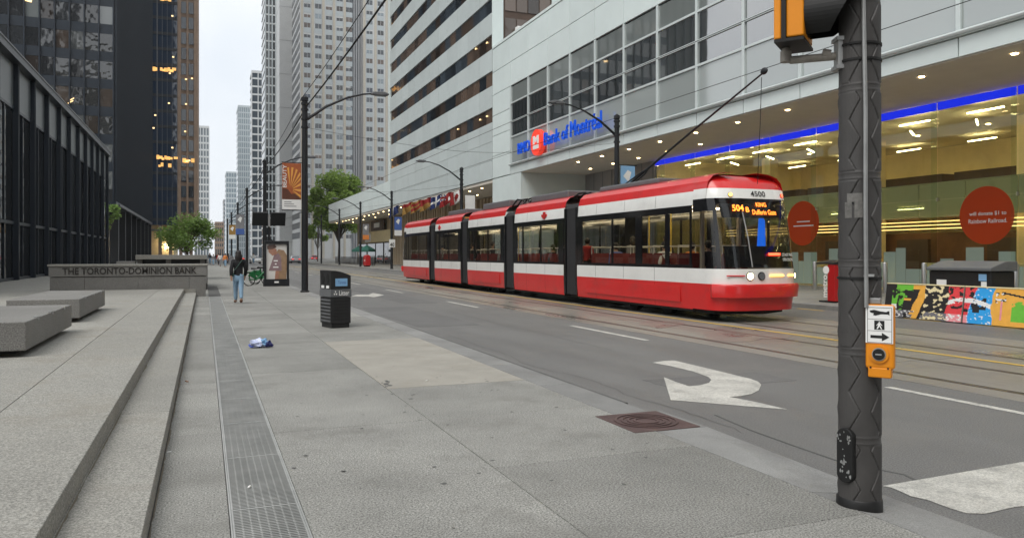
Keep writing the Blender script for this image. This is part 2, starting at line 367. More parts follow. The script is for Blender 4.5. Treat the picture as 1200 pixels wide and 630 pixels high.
def text_mb(body, mat, width, height, frame, at, extrude=0.0, off=0.0, align='c', mb=None):
    cu = bpy.data.curves.new('t', 'FONT'); cu.body = body; cu.size = 1; cu.extrude = 0.0; cu.offset = off; cu.resolution_u = 3
    cu.align_x = 'CENTER' if align == 'c' else 'LEFT'
    ob = bpy.data.objects.new('t', cu); C.objects.link(ob)
    dg = bpy.context.evaluated_depsgraph_get(); me = bpy.data.meshes.new_from_object(ob.evaluated_get(dg))
    vs_ = [v.co.copy() for v in me.vertices]; fs = [tuple(p.vertices) for p in me.polygons]
    bpy.data.objects.remove(ob); bpy.data.curves.remove(cu); bpy.data.meshes.remove(me)
    x0 = min(v.x for v in vs_); x1 = max(v.x for v in vs_); y0 = min(v.y for v in vs_); y1 = max(v.y for v in vs_)
    sx = width / (x1 - x0); sy = height / (y1 - y0) if height else sx
    if mb is None: mb = MB(mat)
    else: mb.use(mat)
    at = Vector(at)
    def T(p, z): return at + frame @ Vector(((p.x - x0) * sx - (width / 2 if align == 'c' else 0), (p.y - y0) * sy, z))
    if extrude <= 0:
        mb.idx([T(p, 0) for p in vs_], fs)
    else:
        n = len(vs_); ed = {}
        for f in fs:
            for a, b in zip(f, f[1:] + f[:1]): ed[(a, b)] = ed.get((a, b), 0) + 1
        side = [(b, a, a + n, b + n) for (a, b) in ed if (b, a) not in ed]
        mb.idx([T(p, extrude) for p in vs_] + [T(p, 0) for p in vs_], fs + [tuple(i + n for i in f[::-1]) for f in fs] + [tuple(q) for q in side])
    return mb
# ================================================================== the setting
RZ = -0.10                                   # road level; near pavement 0, plaza 0.30
struct(MB('ground').face([(-300, -150, -.45), (300, -150, -.45), (300, 1000, -.45), (-300, 1000, -.45)]).build('ground'))
road = struct(MB('asphalt').box(4.30, 17.8, -40, 900, -.40, RZ).build('road'))
struct(MB('asphalt').box(-60, 4.30, -40, -7, -.40, RZ).build('cross_road'))
tb = MB('trackbed')
for k in range(60):                          # cast concrete lengths of the track bed, with joints
    y0 = -12 + k * 4.2
    tb.box(8.75, 14.9, y0 + .006, y0 + 4.194, -.2, RZ + .004 + .001 * (k % 2))
struct(tb.build('track_bed', road))
def strip(name, mat, x0, x1, y0, y1, z, parent): return MB(mat).box(x0, x1, y0, y1, z - .003, z).build(name, parent)
ZT = RZ + .009
for xc in (9.98, 13.02):
    for sx in (-.748, .748):
        strip('rail', 'rail', xc + sx - .035, xc + sx + .035, -15, 235, ZT, road)
        strip('rail_groove', 'pit', xc + sx + .037, xc + sx + .075, -15, 235, ZT - .001, road)
strip('centre_line', 'yellow_paint', 11.52, 11.63, -8, 200, ZT + .004, road)
for k in range(24):
    strip('edge_dash', 'yellow_paint', 17.25, 17.36, 8 + k * 2.0, 9.1 + k * 2.0, RZ + .006, road)
LX = 8.12
strip('lane_line', 'road_paint', LX - .06, LX + .06, -6, 7.35, RZ + .006, road)
for k in range(20):
    y0 = 13.1 + k * 10.1; strip('lane_dash', 'road_paint', LX - .06, LX + .06, y0, y0 + 3.4, RZ + .006, road)
def ground_poly(pix, z): return [px_z(u, v, z) for u, v in pix]
def arrow(mat, pts, z, name, parent):
    MB(mat).prism([(p.x, p.y) for p in pts], z - .003, z, 'z').build(name, parent)
A1 = [(765, 424.5), (778, 422.5), (790, 422), (822, 429.5), (855, 437.5), (878, 443), (888, 446.5), (892, 450), (889, 457), (881, 461), (868, 463.5), (855, 464.5), (888, 471), (922, 479), (870, 475), (786, 468), (782, 455), (778, 441.5), (792, 447), (807.5, 452.2), (820, 451), (831, 448), (833.5, 444.5), (830, 441), (810, 434.2), (786, 428.5)]
arrow('road_paint', ground_poly(A1, RZ + .006), RZ + .006, 'turn_arrow', road)
A2 = [(412, 347), (418, 345), (432, 345), (437, 343), (450, 345.5), (438, 348), (432, 347)]
arrow('road_paint', ground_poly(A2, RZ + .006), RZ + .006, 'turn_arrow', road)
# zebra bars, broken at the kerb end
for j, (yy0, yy1) in enumerate(((3.52, 4.22), (.6, 1.3), (-2.3, -1.6))):
    pl = [(4.75, yy0)]
    random.seed(20 + j)
    for q in range(7): pl.append((4.62 + random.uniform(-.03, .03), yy0 + (yy1 - yy0) * (q + .5) / 7))
    pl += [(4.62, yy1), (10.2, yy1 + .22), (10.2, yy0 + .2), (6.2, yy0 + .05), (5.35, yy0 + .02), (5.22, yy0 + .0), (5.05, yy0 + .02)]
    MB('road_paint').prism(pl, RZ + .003, RZ + .006, 'z').build('crossing_bar', road)
# dark repair seam in the asphalt
seam = [px_z(u, v, RZ) for u, v in ((838, 486), (880, 504), (930, 522), (985, 541), (1060, 556), (1130, 590))]
sb = MB('joint')
for a, b in zip(seam, seam[1:]):
    d = (b - a).normalized(); n = Vector((-d.y, d.x, 0)) * .012
    sb.prism([(a + n).xy, (b + n).xy, (b - n).xy, (a - n).xy], RZ + .001, RZ + .004, 'z')
sb.build('crack', road)

# ---- near pavement: slabs of granite over a sunken bed
walk = struct(MB('joint').box(-.32, .13, -7, 320, -.40, -.012).box(.58, 2.05, -7, 320, -.40, -.012).box(2.05, 4.28, 7.3, 320, -.40, -.012).box(2.05, 3.85, -7, 7.3, -.40, -.012).box(3.85, 4.28, -7, 7.3, -.4, -.105).box(.13, .58, 31.6, 320, -.4, -.012).build('sidewalk'))
G = .0035
def slab(x0, x1, y0, y1, zt, mat, parent, name='paving_slab', th=.06, drop=0.0, bev=.003):
    m = MB(mat); j = random.uniform(-.0012, .0012)
    z0 = zt + j; a = .0
    def zz(x): return z0 - drop * max(0, (x - x0) / (x1 - x0))
    vs_ = [(x0 + G, y0 + G, z0 - th), (x1 - G, y0 + G, z0 - th - drop), (x1 - G, y1 - G, z0 - th - drop), (x0 + G, y1 - G, z0 - th),
           (x0 + G, y0 + G, zz(x0)), (x1 - G, y0 + G, zz(x1)), (x1 - G, y1 - G, zz(x1)), (x0 + G, y1 - G, zz(x0))]
    m.idx(vs_, [(3, 2, 1, 0), (4, 5, 6, 7), (0, 1, 5, 4), (1, 2, 6, 5), (2, 3, 7, 6), (3, 0, 4, 7)])
    return m.build(name, parent, bevel=bev, seg=1, recalc=False)
JY = [-3.6, -1.8, 0, 1.8, 3.6, 5.4, 7.2, 9.05, 10.85, 12.6, 14.35] + [14.35 + 1.82 * k for k in range(1, 16)]
YEND = JY[-1]
for y0, y1 in zip(JY, JY[1:]):
    slab(.57, 2.02, y0, y1, 0, 'granite', walk)
    if y1 > 14.4 or y1 <= 9.06:
        slab(2.02, 3.80, y0, y1, 0, 'granite', walk)
for k in range(16):
    slab(-.30, .14, -3.6 + 2.9 * k - .6, -3.6 + 2.9 * (k + 1) - .6, 0, 'granite', walk)
slab(2.02, 3.80, 9.05, 14.35, .002, 'concrete', walk, 'concrete_patch')
# crumbled edge of the patch
random.seed(3); cb = MB('gum')
for k in range(7):
    x = 2.03 + random.uniform(-.02, .12); y = 9.2 + k * .07; r = random.uniform(.012, .035)
    cb.prism([(x + r * random.uniform(.6, 1.2) * math.cos(t), y + 1.4 * r * random.uniform(.6, 1.2) * math.sin(t)) for t in [q * .9 for q in range(7)]], .0, .006, 'z')
cb.build('broken_edge', walk)
MB('granite').box(-.30, 4.25, YEND, 320, -.06, 0).build('far_paving', walk)
# kerb stones: dropped at the corner, full height further on
def kerb_twist(y0, y1, d0, d1):
    x0, xa, xb = 3.803, 4.44, 4.34 if d1 == 0 else 4.44; y0 += G; y1 -= G; m = MB('kerbstone')
    m.idx([(x0, y0, -.3), (xa, y0, -.3), (xb, y1, -.3), (x0, y1, -.3), (x0, y0, -.001), (xa, y0, -d0), (xb, y1, -d1 - .001), (x0, y1, -.001)], [(3, 2, 1, 0), (4, 5, 6), (4, 6, 7), (0, 1, 5, 4), (1, 2, 6, 5), (2, 3, 7, 6), (3, 0, 4, 7)])
    m.build('kerb_stone', walk, recalc=False)
ky = -3.6
while ky < 62:
    ln = 1.83
    if ky < 5.0: ln = (5.97 + 3.6) / 5; kerb_twist(ky, ky + ln, .092, .0 if ky > 4 else .092)
    elif ky < 6.7: ky = 6.75; continue
    else: slab(3.80, 4.22, ky, ky + ln, .0, 'kerbstone', walk, 'kerb_stone', .25, bev=.015)
    ky += ln
# cast-iron chamber cover in the kerb
cov = thing('chamber_cover', 'reddish brown square iron cover let into the kerb', 'manhole cover', (3.93, 6.36, .004))
MB('kerbstone').box(3.803, 4.34, 5.976, 6.744, -.3, -.001).build('surround', cov, bevel=.006)
MB('iron_rust').box(3.58, 4.28, 5.98, 6.74, -.08, .006).build('plate', cov, bevel=.004)
rb = MB('iron_rust')
for rr in (.10, .16, .22, .28):
    n = 40
    for k in range(n):
        t0, t1 = 2 * math.pi * k / n, 2 * math.pi * (k + 1) / n
        rb.prism([(3.93 + q * math.cos(t), 6.36 + q * math.sin(t)) for q, t in ((rr, t0), (rr, t1), (rr + .025, t1), (rr + .025, t0))], .008, .014, 'z')
rb.build('ring_rib', cov)


# ---- drain grating: one long trench, panel after panel
dr = struct(MB('pit').box(.14, .57, -5, 31.5, -.30, -.07).build('drain_trench'))
gp = MB('grate_steel'); PL = 1.32
nb = 46
for k in range(nb):
    y = .006 + (PL - .012) * k / (nb - 1); gp.box(.0, .404, y - .0045, y + .0045, -.032, 0)
for k in range(9):
    x = .006 + .392 * k / 8; gp.box(x - .005, x + .005, 0, PL - .006, -.036, -.004)
gp.box(0, .010, 0, PL - .004, -.04, .001); gp.box(.394, .404, 0, PL - .004, -.04, .001)
gme = gp.mesh('grate_panel')
for k in range(26): put(gme, 'grate_panel', dr, (.153, -2.8 + k * PL, -.002))
for x0, x1 in ((.141, .151), (.559, .569)): MB('grate_steel').box(x0, x1, -3, 31.4, -.06, .0).build('frame_bar', dr)

# ---- steps and plaza
st = struct(MB('joint').box(-.72, -.31, -7, 31.6, -.4, .138).build('steps'))
pz = struct(MB('joint').box(-90, -.74, -7, 31.6, -.4, .288).build('plaza'))
MB('granite_step').box(-90, -.32, 31.6, 190, -.4, .29).build('far_paving', pz)
def block(x0, x1, y0, y1, zb, zt, mat, parent, name): 
    return MB(mat).box(x0 + G, x1 - G, y0 + G, y1 - G, zb, zt + random.uniform(-.001, .001)).build(name, parent, bevel=.006, seg=2)
yy = -4.2
while yy < 31.4:
    e = min(yy + 4.0, 31.55); block(-.76, -.30, yy, e, -.05, .15, 'granite_step', st, 'tread_stone'); yy = e
yy = -4.0; 
while yy < 31.4:
    e = min(yy + 3.72, 31.55); block(-1.57, -.72, yy, e, .10, .30, 'granite_step', pz, 'edge_stone'); yy = e
for ix, (x0, x1) in enumerate(((-3.6, -1.57), (-5.6, -3.6), (-7.6, -5.6), (-9.6, -7.6))):
    yy = -4.4 + (ix % 2) * 1.1
    while yy < 31.4:
        e = min(yy + 3.9, 31.55); slab(x0, x1, yy, e, .30, 'granite_step', pz); yy = e
MB('granite_step').box(-90, -9.61, -5, 31.55, .2, .30).build('far_paving', pz)
# ---- far pavement
fs = struct(MB('granite').prism([(17.82, -.4), (17.82, .03), (25.5, .22), (60, .22), (60, -.4)], -40, 320, 'y').build('far_sidewalk'))
ky = -6
while ky < 90:
    MB('kerbstone').box(17.72, 18.12, ky + .004, ky + 1.996, -.3, .036).build('kerb_stone', fs, bevel=.012); ky += 2.0

# ================================================================== plaza furniture
def bench(x0, x1, y0, y1, label):
    b = thing('stone_bench', label, 'bench', ((x0 + x1) / 2, (y0 + y1) / 2, .3), 'granite slab benches on the plaza')
    MB('granite_wall').box(x0, x1, y0, y1, .385, .75).build('seat', b, bevel=.012, seg=3)
    for yc in (y0 + .6, y1 - .6): MB('joint').box(x0 + .2, x1 - .2, yc - .12, yc + .12, .3, .386).build('plinth', b)
    n = MB('galv')
    for yc in (y0 + .75, (y0 + y1) / 2, y1 - .75): n.box(x1 - .05, x1 + .012, yc - .03, yc + .03, .715, .765)
    n.build('skate_stop', b, bevel=.004)
bench(-3.3, -2.1, 11.3, 14.9, 'nearest granite slab bench at the left edge of the plaza')
bench(-3.42, -2.22, 16.7, 20.7, 'farther granite slab bench between the near bench and the lettered wall')

WY = 31.6
sw = thing('sign_wall', 'low granite wall with bronze bank lettering at the top of the steps', 'wall', (-2.6, WY, 0))
xs = [-5.15, -4.05, -2.3, -.55, .04]
for a, b in zip(xs, xs[1:]): MB('granite_wall').box(a + .003, b - .003, WY + .03, WY + .75, 0, .78).build('base_stone', sw, bevel=.006)
MB('granite_wall').box(-5.18, .07, WY, WY + .78, .80, 1.16).build('name_stone', sw, bevel=.008)
MB('granite_step').box(-5.22, .11, WY - .03, WY + .81, 1.163, 1.24).build('coping', sw, bevel=.01)
lt = text_mb('THE TORONTO-DOMINION BANK', 'letter_bronze', 4.45, .245, FY, (-2.52, WY - .001, .875), .02, off=.012)
lt.build('lettering', sw)
# ramp parapet behind the wall
rp = thing('ramp_parapet', 'low stone parapet with dark openings behind the lettered wall', 'parapet', (-1.4, 38, .3))
MB('granite_wall').box(-2.75, .10, 37.2, 37.8, .29, .85).build('base_course', rp, bevel=.01)
MB('granite_step').box(-2.8, .10, 37.1, 37.9, 1.38, 1.58).build('coping', rp, bevel=.01)
for x in (-2.65, -1.5, -.1): MB('granite_wall').box(x - .1, x + .1, 37.25, 37.75, .85, 1.38).build('pier', rp)
MB('black_steel').box(-2.75, .05, 37.6, 37.7, .85, 1.38).build('screen', rp)
MB('granite_wall').box(-.35, .12, 37.92, 44, .0, 1.42).build('side_wall', rp, bevel=.01)
MB('granite_wall').box(-3.5, -2.8, 36.6, 37.6, .29, 1.3).build('end_block', rp, bevel=.01)

# ---- dirt along the foot of the risers, gum spots, patched asphalt
def dirt_line(x, z, y0, y1, parent, seed, wmax=.06):
    m = MB('dirt'); rnd_ = random.Random(seed); n = int((y1 - y0) / .06); prev = None
    for k in range(n + 1):
        y = y0 + (y1 - y0) * k / n; w_ = wmax * max(0.03, .45 + .75 * noise.noise(Vector((y * 1.7, seed, 0))) + .45 * noise.noise(Vector((y * 9, seed, 3))))
        c = ((x, y, z), (x + w_, y, z))
        if prev: m.face([prev[0], prev[1], c[1], c[0]])
        prev = c
    m.build('dirt_line', parent, recalc=False)
dirt_line(-.715, .1525, -3, 31, st, 1.0, .022); dirt_line(-.296, .0025, -3, 31, walk, 2.0, .022)
rnd_ = random.Random(44); gm = MB('gum')
for k in range(170):
    x, y = rnd_.uniform(.6, 3.75), rnd_.uniform(2.5, 30) if k > 60 else rnd_.uniform(2.5, 12); r_ = rnd_.uniform(.008, .022)
    gm.face([(x + r_ * rnd_.uniform(.7, 1.2) * math.cos(6.283 * q / 9), y + r_ * rnd_.uniform(.7, 1.2) * math.sin(6.283 * q / 9), .0032) for q in range(9)])
gmo = gm.build('gum_spot', walk, recalc=False); gmo['kind'] = 'stuff'
for x0, x1, y0, y1 in ((4.6, 6.2, 17.5, 24.5), (6.4, 7.6, 26, 40), (4.7, 5.6, 44, 60), (5.5, 7.4, 8.2, 9.0)):
    rr_ = random.Random(int(x0 * 10)); pts = []
    for k in range(12): pts.append((x0 + rr_.uniform(-.03, .03), y0 + (y1 - y0) * k / 11))
    for k in range(12): pts.append((x1 + rr_.uniform(-.03, .03), y1 - (y1 - y0) * k / 11))
    MB('asphalt_patch').prism(pts, RZ, RZ + .003, 'z').build('asphalt_patch', road)
rr_ = random.Random(77)
for pc_, ru, rv, n_ in (((872, 391), 46, 9, 1), ((775, 379), 26, 4, 3)):
    pts = []
    for k in range(26):
        t_ = 6.2832 * k / 26; q = 1 + .16 * math.sin(3 * t_ + n_) + .1 * math.sin(5 * t_); p = px_z(pc_[0] + ru * q * math.cos(t_), pc_[1] + rv * q * math.sin(t_), RZ + .0125); pts.append((p.x, p.y))
    MB('damp').prism(pts, RZ + .0075, RZ + .0085, 'z').build('damp_patch', road)
ck = MB('joint')
for sd_, x0, y0, y1 in ((2, 6.7, 12, 22), (3, 4.75, 6, 16)):
    prev = None
    for k in range(int((y1 - y0) / .18)):
        y = y0 + k * .18; x = x0 + .25 * noise.noise(Vector((y * .5, sd_, 0))) + .06 * noise.noise(Vector((y * 3, sd_, 5)))
        if prev: ck.face([(prev[0] - .004, prev[1], RZ + .0035), (prev[0] + .005, prev[1], RZ + .0035), (x + .005, y, RZ + .0035), (x - .004, y, RZ + .0035)])
        prev = (x, y)
cko = ck.build('hairline_crack', road, recalc=False); cko['kind'] = 'stuff'
# ================================================================== buildings, left side
# ---- low black pavilion
PX0 = -9.0
pv = thing('bank_pavilion', 'low black steel and glass pavilion along the left of the plaza', 'building', (PX0 - 10, 56, .3))
PT = 11.55
ys = [y for y in [45.5 - 4.0 * k for k in range(5, 0, -1)] + [45.5, 49.6, 53.6, 57.8, 61.8, 65.9, 69.9, 73.7, 77.4, 80.9, 84.6]]
MB('black_steel').box(PX0 - 25, PX0 - .25, ys[0], ys[-1] - .05, .29, PT - .1).build('core', pv)
MB('steel_fin').box(PX0 - 25.2, PX0 + .42, ys[0] - .2, ys[-1] + .2, PT - .35, PT).build('roof_edge', pv, bevel=.01)
MB('steel_edge').box(PX0 + .3, PX0 + .46, ys[0] - .2, ys[-1] + .22, PT + .003, PT + .08).build('roof_flashing', pv)
colm = MB('steel_fin').box(-.02, .24, -.14, -.10, 0, PT - .65).box(-.02, .24, .10, .14, 0, PT - .65).box(.08, .12, -.10, .10, 0, PT - .65).mesh('column')
for y in ys: put(colm, 'column', pv, (PX0, y, .3))
for y0, y1 in zip(ys, ys[1:]):
    a, b = y0 + .15, y1 - .15
    MB('spandrel').box(PX0 - .2, PX0 + .02, a, b, 9.05, PT - .36).build('spandrel_panel', pv, bevel=.01)
    MB('steel_fin').box(PX0 - .2, PX0 + .05, a, b, 8.90, 9.04).build('transom', pv)
    ym = (a + b) / 2
    for p, q in ((a + .04, ym - .05), (ym + .05, b - .04)):
        pn = MB('dark_glass').box(PX0 - .12, PX0 - .04, p, q, 3.3, 8.88).build('pane', pv)
        pn.rotation_euler = (0, 0, random.uniform(-.002, .002))
        MB('dark_glass').box(PX0 - .12, PX0 - .04, p, q, .45, 3.1).build('pane', pv)
    MB('steel_fin').box(PX0 - .15, PX0 + .06, a, b, 3.12, 3.27).build('transom', pv)
    MB('steel_fin').box(PX0 - .15, PX0 + .03, ym - .04, ym + .04, .3, 8.9).build('mullion', pv)
    MB('steel_fin').box(PX0 - .2, PX0 + .05, a, b, .3, .44).build('sill', pv)
# pale reflections are real: light grey blinds behind some panes
# ---- black office tower
TX, TY0, TY1 = -10.6, 110.0, 183.0
tt = thing('black_office_tower', 'tall black steel office tower with gridded windows behind the pavilion', 'building', (-30, 146, .3))
MB('black_steel').box(-40, TX - .15, TY0 + .15, TY1, 8.4, 150).build('core', tt)
MB('black_steel').box(-38, TX - 6, TY0 + 8, TY1 - 3, .29, 8.39).build('lobby', tt)
MB('steel_fin').box(-40.2, TX + .1, TY0 - .1, TY1 + .2, 7.9, 8.39).build('canopy_edge', tt)
MB('steel_edge').box(TX + .11, TX + .25, TY0 + 3, TY0 + 42, 7.9, 8.2).build('canopy_trim', tt)
fin = MB('steel_fin').box(-.07, .07, -.28, 0, 0, 141.6).mesh('mullion')
FH, MW = 3.5, 1.63
win = MB('tower_glass').box(-MW / 2 + .10, MW / 2 - .10, -.04, .05, 0, 2.25).mesh('window')
winp = MB('tower_glass_pale').box(-MW / 2 + .10, MW / 2 - .10, -.04, .05, 0, 2.25).mesh('window'); winb = MB('tower_glass_brown').box(-MW / 2 + .10, MW / 2 - .10, -.04, .05, 0, 2.25).mesh('window')
winl = MB('window_lit').box(-MW / 2 + .10, MW / 2 - .10, -.04, .05, 0, 2.25).mesh('window')
spm = MB('steel_fin').box(-MW / 2 + .08, MW / 2 - .08, -.02, .10, 0, FH - 2.28).mesh('spandrel_panel')
random.seed(11)
lit = {(5, 5), (1, 3)}
for c in range(13):
    xc = TX - .25 - MW * (c + .5)
    put(fin, 'mullion', tt, (xc + MW / 2, TY0 + .02, 8.4))
    for r_ in range(9):
        z = 9.9 + FH * r_
        o = put(random.choice((win, win, win, winp, winb)), 'window', tt, (xc, TY0 + .12, z), rot=(random.uniform(-.022, .022), 0, random.uniform(-.02, .02)))
        put(spm, 'spandrel_panel', tt, (xc, TY0 + .06, z + 2.26))
for c in range(13, 18): put(fin, 'mullion', tt, (TX - .25 - MW * c, TY0 + .02, 8.4))
lt_ = MB('window_spot').box(-.35, .35, -.015, .0, 0, .06).mesh('ceiling_light')
for u, v in ((90, 31), (83, 120), (88, 126), (33, 2), (84, 117)):
    d = dep(x_at(u, TY0), TY0); put(lt_, 'ceiling_light', tt, (x_at(u, TY0), TY0 + .06, z_at(v, d)), rot=(0, R(-35 if v > 100 else 10), 0), scale=(1, 1, 2 if v > 100 else 5))
o = put(winl, 'window', tt, (TX - .25 - MW * 3.5, TY0 + .10, 9.9 + FH * 2)); o.scale = (1, 1.05, 1)
finy = MB('steel_fin').box(0, .30, -.07, .07, 0, 141.6).mesh('side_mullion')
for k in range(49): put(finy, 'side_mullion', tt, (TX - .14, TY0 + .3 + k * 1.5, 8.4))
pil = MB('black_steel').box(-.5, .5, -.5, .5, 0, 7.6).mesh('lobby_column')
edg = MB('steel_edge').box(.5, .56, -.56, -.42, 0, 7.6).mesh('column_trim')
for k in range(8):
    o = put(pil, 'lobby_column', tt, (TX - .6, TY0 + 5 + k * 9.6, .3)); put(edg, 'column_trim', o, (TX - .6, TY0 + 5 + k * 9.6, .3))
    o.children[0].location = (0, 0, 0)

# ---- dark blue glass and brown stone tower
BY = 212.0
bt = thing('brown_stone_tower', 'dark blue glass tower with brown stone piers left of the sky', 'building', (-15, BY + 15, .3))
xa, xb, xc_ = x_at(170, BY), x_at(208, BY), x_at(232, BY)
MB('blue_glass').box(xa - 22, xb, BY, BY + 40, 9, 140).build('glass_core', bt)
MB('brown_stone').box(xb, xc_, BY + .6, BY + 40, 7, 140).build('stone_core', bt)
MB('warm_wall').box(xa - 20, xb - 1, BY + 4, BY + 36, .29, 8.99).build('lobby_wall', bt)
for k in range(9):
    MB('brown_stone').box(xa - 9 + k * 2.4, xa - 8.2 + k * 2.4, BY + .2, BY + 1, .29, 8.99).build('lobby_pier', bt)
MB('warm_light').box(xb - 3.2, xb - 2.0, BY + 2.6, BY + 2.9, 3.0, 4.6).build('lobby_lamp', bt)
MB('steel_edge').box(xa - 4, xb + 1.6, BY - 5, BY + .0, 7.4, 7.8).build('canopy', bt)
flo = MB('black_steel').box(xa - 22, xb - .01, BY - .12, BY - .002, 0, .7).mesh('floor_band')
for k in range(33): put(flo, 'floor_band', bt, (0, 0, 10 + k * 1.95 * 2) if k > 16 else (0, 0, 10 + k * 3.9))
mulv = MB('steel_edge').box(-.05, .05, BY - .2, BY - .121, 9, 140).mesh('mullion')
x = xa - 3
while x < xb: put(mulv, 'mullion', bt, (x, 0, 0), scale=(2.4 if abs(x - (xb - 4.2)) < .6 else 1, 1, 1)); x += 1.15
wd = xc_ - xb
for x0, x1 in ((0, .16), (.44, .52), (.80, 1.0)):
    MB('brown_stone').box(xb + wd * x0 + .01, xb + wd * x1 - .01, BY, BY + .59, 7, 140).build('stone_pier', bt)
for x0, x1 in ((.18, .42), (.54, .78)):
    wm = MB('window_dark').box(xb + wd * x0, xb + wd * x1, BY + .44, BY + .55, 0, 2.9).mesh('window')
    for k in range(19): put(wm, 'window', bt, (0, 0, 12.2 + 3.9 * k))
random.seed(5)
spot = MB('window_spot').box(-.22, .22, 0, .05, 0, .34).mesh('lit_lamp'); row = MB('window_lit').box(-.5, .5, 0, .04, 0, 1.1).mesh('lit_window')
for u, v in ((202, 20), (203, 68), (218, 94), (225, 93), (199, 87), (198, 122), (218, 123), (217, 155), (182, 136), (180, 151), (202, 174), (219, 190), (222, 189)):
    d = dep(x_at(u, BY), BY); put(spot, 'lit_lamp', bt, (x_at(u, BY), BY - .26, z_at(v, d)))
for v, us in ((84, range(180, 206, 3)), (187, range(182, 208, 3)), (196, range(184, 200, 3)), (2, range(190, 200, 3)), (190, (216, 219, 226))):
    for u in us:
        if random.random() < .78: put(row, 'lit_window', bt, (x_at(u, BY), BY - .25, z_at(v, dep(x_at(u, BY), BY)) + random.uniform(-.2, .2)), scale=(random.uniform(.5, 1), 1, random.uniform(.5, 1)))

# ---- simple far towers: glass core, stone floor bands ringed round it, corner piers
def far_tower(name, label, u0, u1, vtop, Y, depth, glass, band, fh=3.4, bh=1.1, cap=None, vert=0, group='towers far down the street', top_pad=0, vm='white_stone'):
    x0, x1 = x_at(u0, Y), x_at(u1, Y); h = z_at(vtop, dep((x0 + x1) / 2, Y)) if vtop is not None else 150
    t = thing(name, label, 'building', ((x0 + x1) / 2, Y + depth / 2, -.1), group)
    MB(glass).box(x0 + .15, x1 - .15, Y + .15, Y + depth - .15, -.4, h).build('glass_core', t)
    bm_ = MB(band).box(x0, x1, Y, Y + depth, 0, bh).mesh('floor_band'); n = int((h - 6) / fh)
    for k in range(n + 1): put(bm_, 'floor_band', t, (0, 0, 5 + k * fh))
    for k in range(vert + 1):
        x = x0 + (x1 - x0) * k / max(1, vert); MB(vm).box(x - .22, x + .22, Y - .12, Y + .3, -.4, h).build('pier', t)
    MB(band).box(x0 - .1, x1 + .1, Y - .1, Y + depth + .1, h, h + 1.2).build('parapet', t)
    return t
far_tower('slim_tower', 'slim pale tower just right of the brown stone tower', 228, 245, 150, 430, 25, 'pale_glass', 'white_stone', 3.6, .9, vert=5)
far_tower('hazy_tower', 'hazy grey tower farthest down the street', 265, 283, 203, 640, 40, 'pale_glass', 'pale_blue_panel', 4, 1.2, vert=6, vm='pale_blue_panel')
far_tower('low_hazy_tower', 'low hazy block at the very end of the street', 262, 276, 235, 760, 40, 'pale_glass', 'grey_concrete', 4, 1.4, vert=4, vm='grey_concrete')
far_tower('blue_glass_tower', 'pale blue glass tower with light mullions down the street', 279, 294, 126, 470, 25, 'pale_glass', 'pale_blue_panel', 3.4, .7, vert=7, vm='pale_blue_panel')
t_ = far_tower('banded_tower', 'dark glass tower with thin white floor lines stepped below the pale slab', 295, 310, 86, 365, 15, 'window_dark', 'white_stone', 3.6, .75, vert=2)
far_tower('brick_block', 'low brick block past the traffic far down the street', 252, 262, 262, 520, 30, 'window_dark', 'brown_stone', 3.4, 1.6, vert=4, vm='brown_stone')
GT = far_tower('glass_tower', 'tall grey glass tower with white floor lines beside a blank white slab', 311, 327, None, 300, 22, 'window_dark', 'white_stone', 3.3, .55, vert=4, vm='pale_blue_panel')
# ---- white tower with punched windows, and its blank white slab
WY0 = 260.0
wt = thing('white_office_tower', 'white stone tower with rows of paired square windows', 'building', (45, WY0 + 15, 0))
X0, X1, X2, X3 = x_at(352, WY0), x_at(411, WY0), x_at(425, WY0), x_at(466, WY0)
MB('white_stone').box(X0, X1, WY0, WY0 + 28, -.1, 150).build('wall', wt)
MB('white_stone').box(X2, X3, WY0, WY0 + 28, -.1, 150).build('wall', wt)
MB('pale_glass').box(X1, X2, WY0 + 1.2, WY0 + 28, -.1, 150).build('recess', wt)
for k in range(5):
    x = X1 + (X2 - X1) * (k + .5) / 5; MB('grey_concrete').box(x - .25, x + .25, WY0 + .5, WY0 + 1.19, -.1, 150).build('recess_fin', wt)
wp = MB('window_dark').box(-1.02, -.06, 0, .12, 0, 1.5).box(.06, 1.02, 0, .12, 0, 1.5).mesh('window')
wpv = [wp] + [MB(m_).box(-1.02, -.06, 0, .12, 0, 1.5).box(.06, 1.02, 0, .12, 0, 1.5).mesh('window') for m_ in ('blue_glass', 'ribbon_glass', 'pale_glass')]
sp_ = MB('pale_blue_panel').box(-1.15, 1.15, 0, .08, 0, 1.7).mesh('spandrel_panel')
bp_ = MB('beige_stone').box(-.35, .35, -.25, .1, 0, 150).mesh('pilaster')
def px_cols(us): return [x_at(u, WY0) for u in us]
for u in (354, 366.5, 379, 391.5, 404, 427, 440, 453): put(bp_, 'pilaster', wt, (x_at(u, WY0), WY0 - .005, -.1))
random.seed(2)
for u in (360, 373, 385.5, 398, 409, 433, 446, 459):
    for k in range(27):
        z = 7 + k * 3.3
        put(random.choice((wpv[0], wpv[0], wpv[0], wpv[1], wpv[2], wpv[3])), 'window', wt, (x_at(u, WY0), WY0 - .05, z), scale=(1, 1, random.choice((1, 1, 1, .8, .65)))); put(sp_, 'spandrel_panel', wt, (x_at(u, WY0), WY0 - .04, z + 1.55))
for k in range(27): MB('blue_glass').box(X0 - .08, X0 + .05, WY0 + 2, WY0 + 25, 7 + k * 3.3, 9 + k * 3.3).build('side_window', wt)
ws = thing('white_slab_building', 'blank white stone slab standing left of the paired-window tower', 'building', (27, 297, 0))
MB('white_stone').box(x_at(327.5, 285), x_at(344, 285), 285, 310, -.1, 150).build('wall', ws)
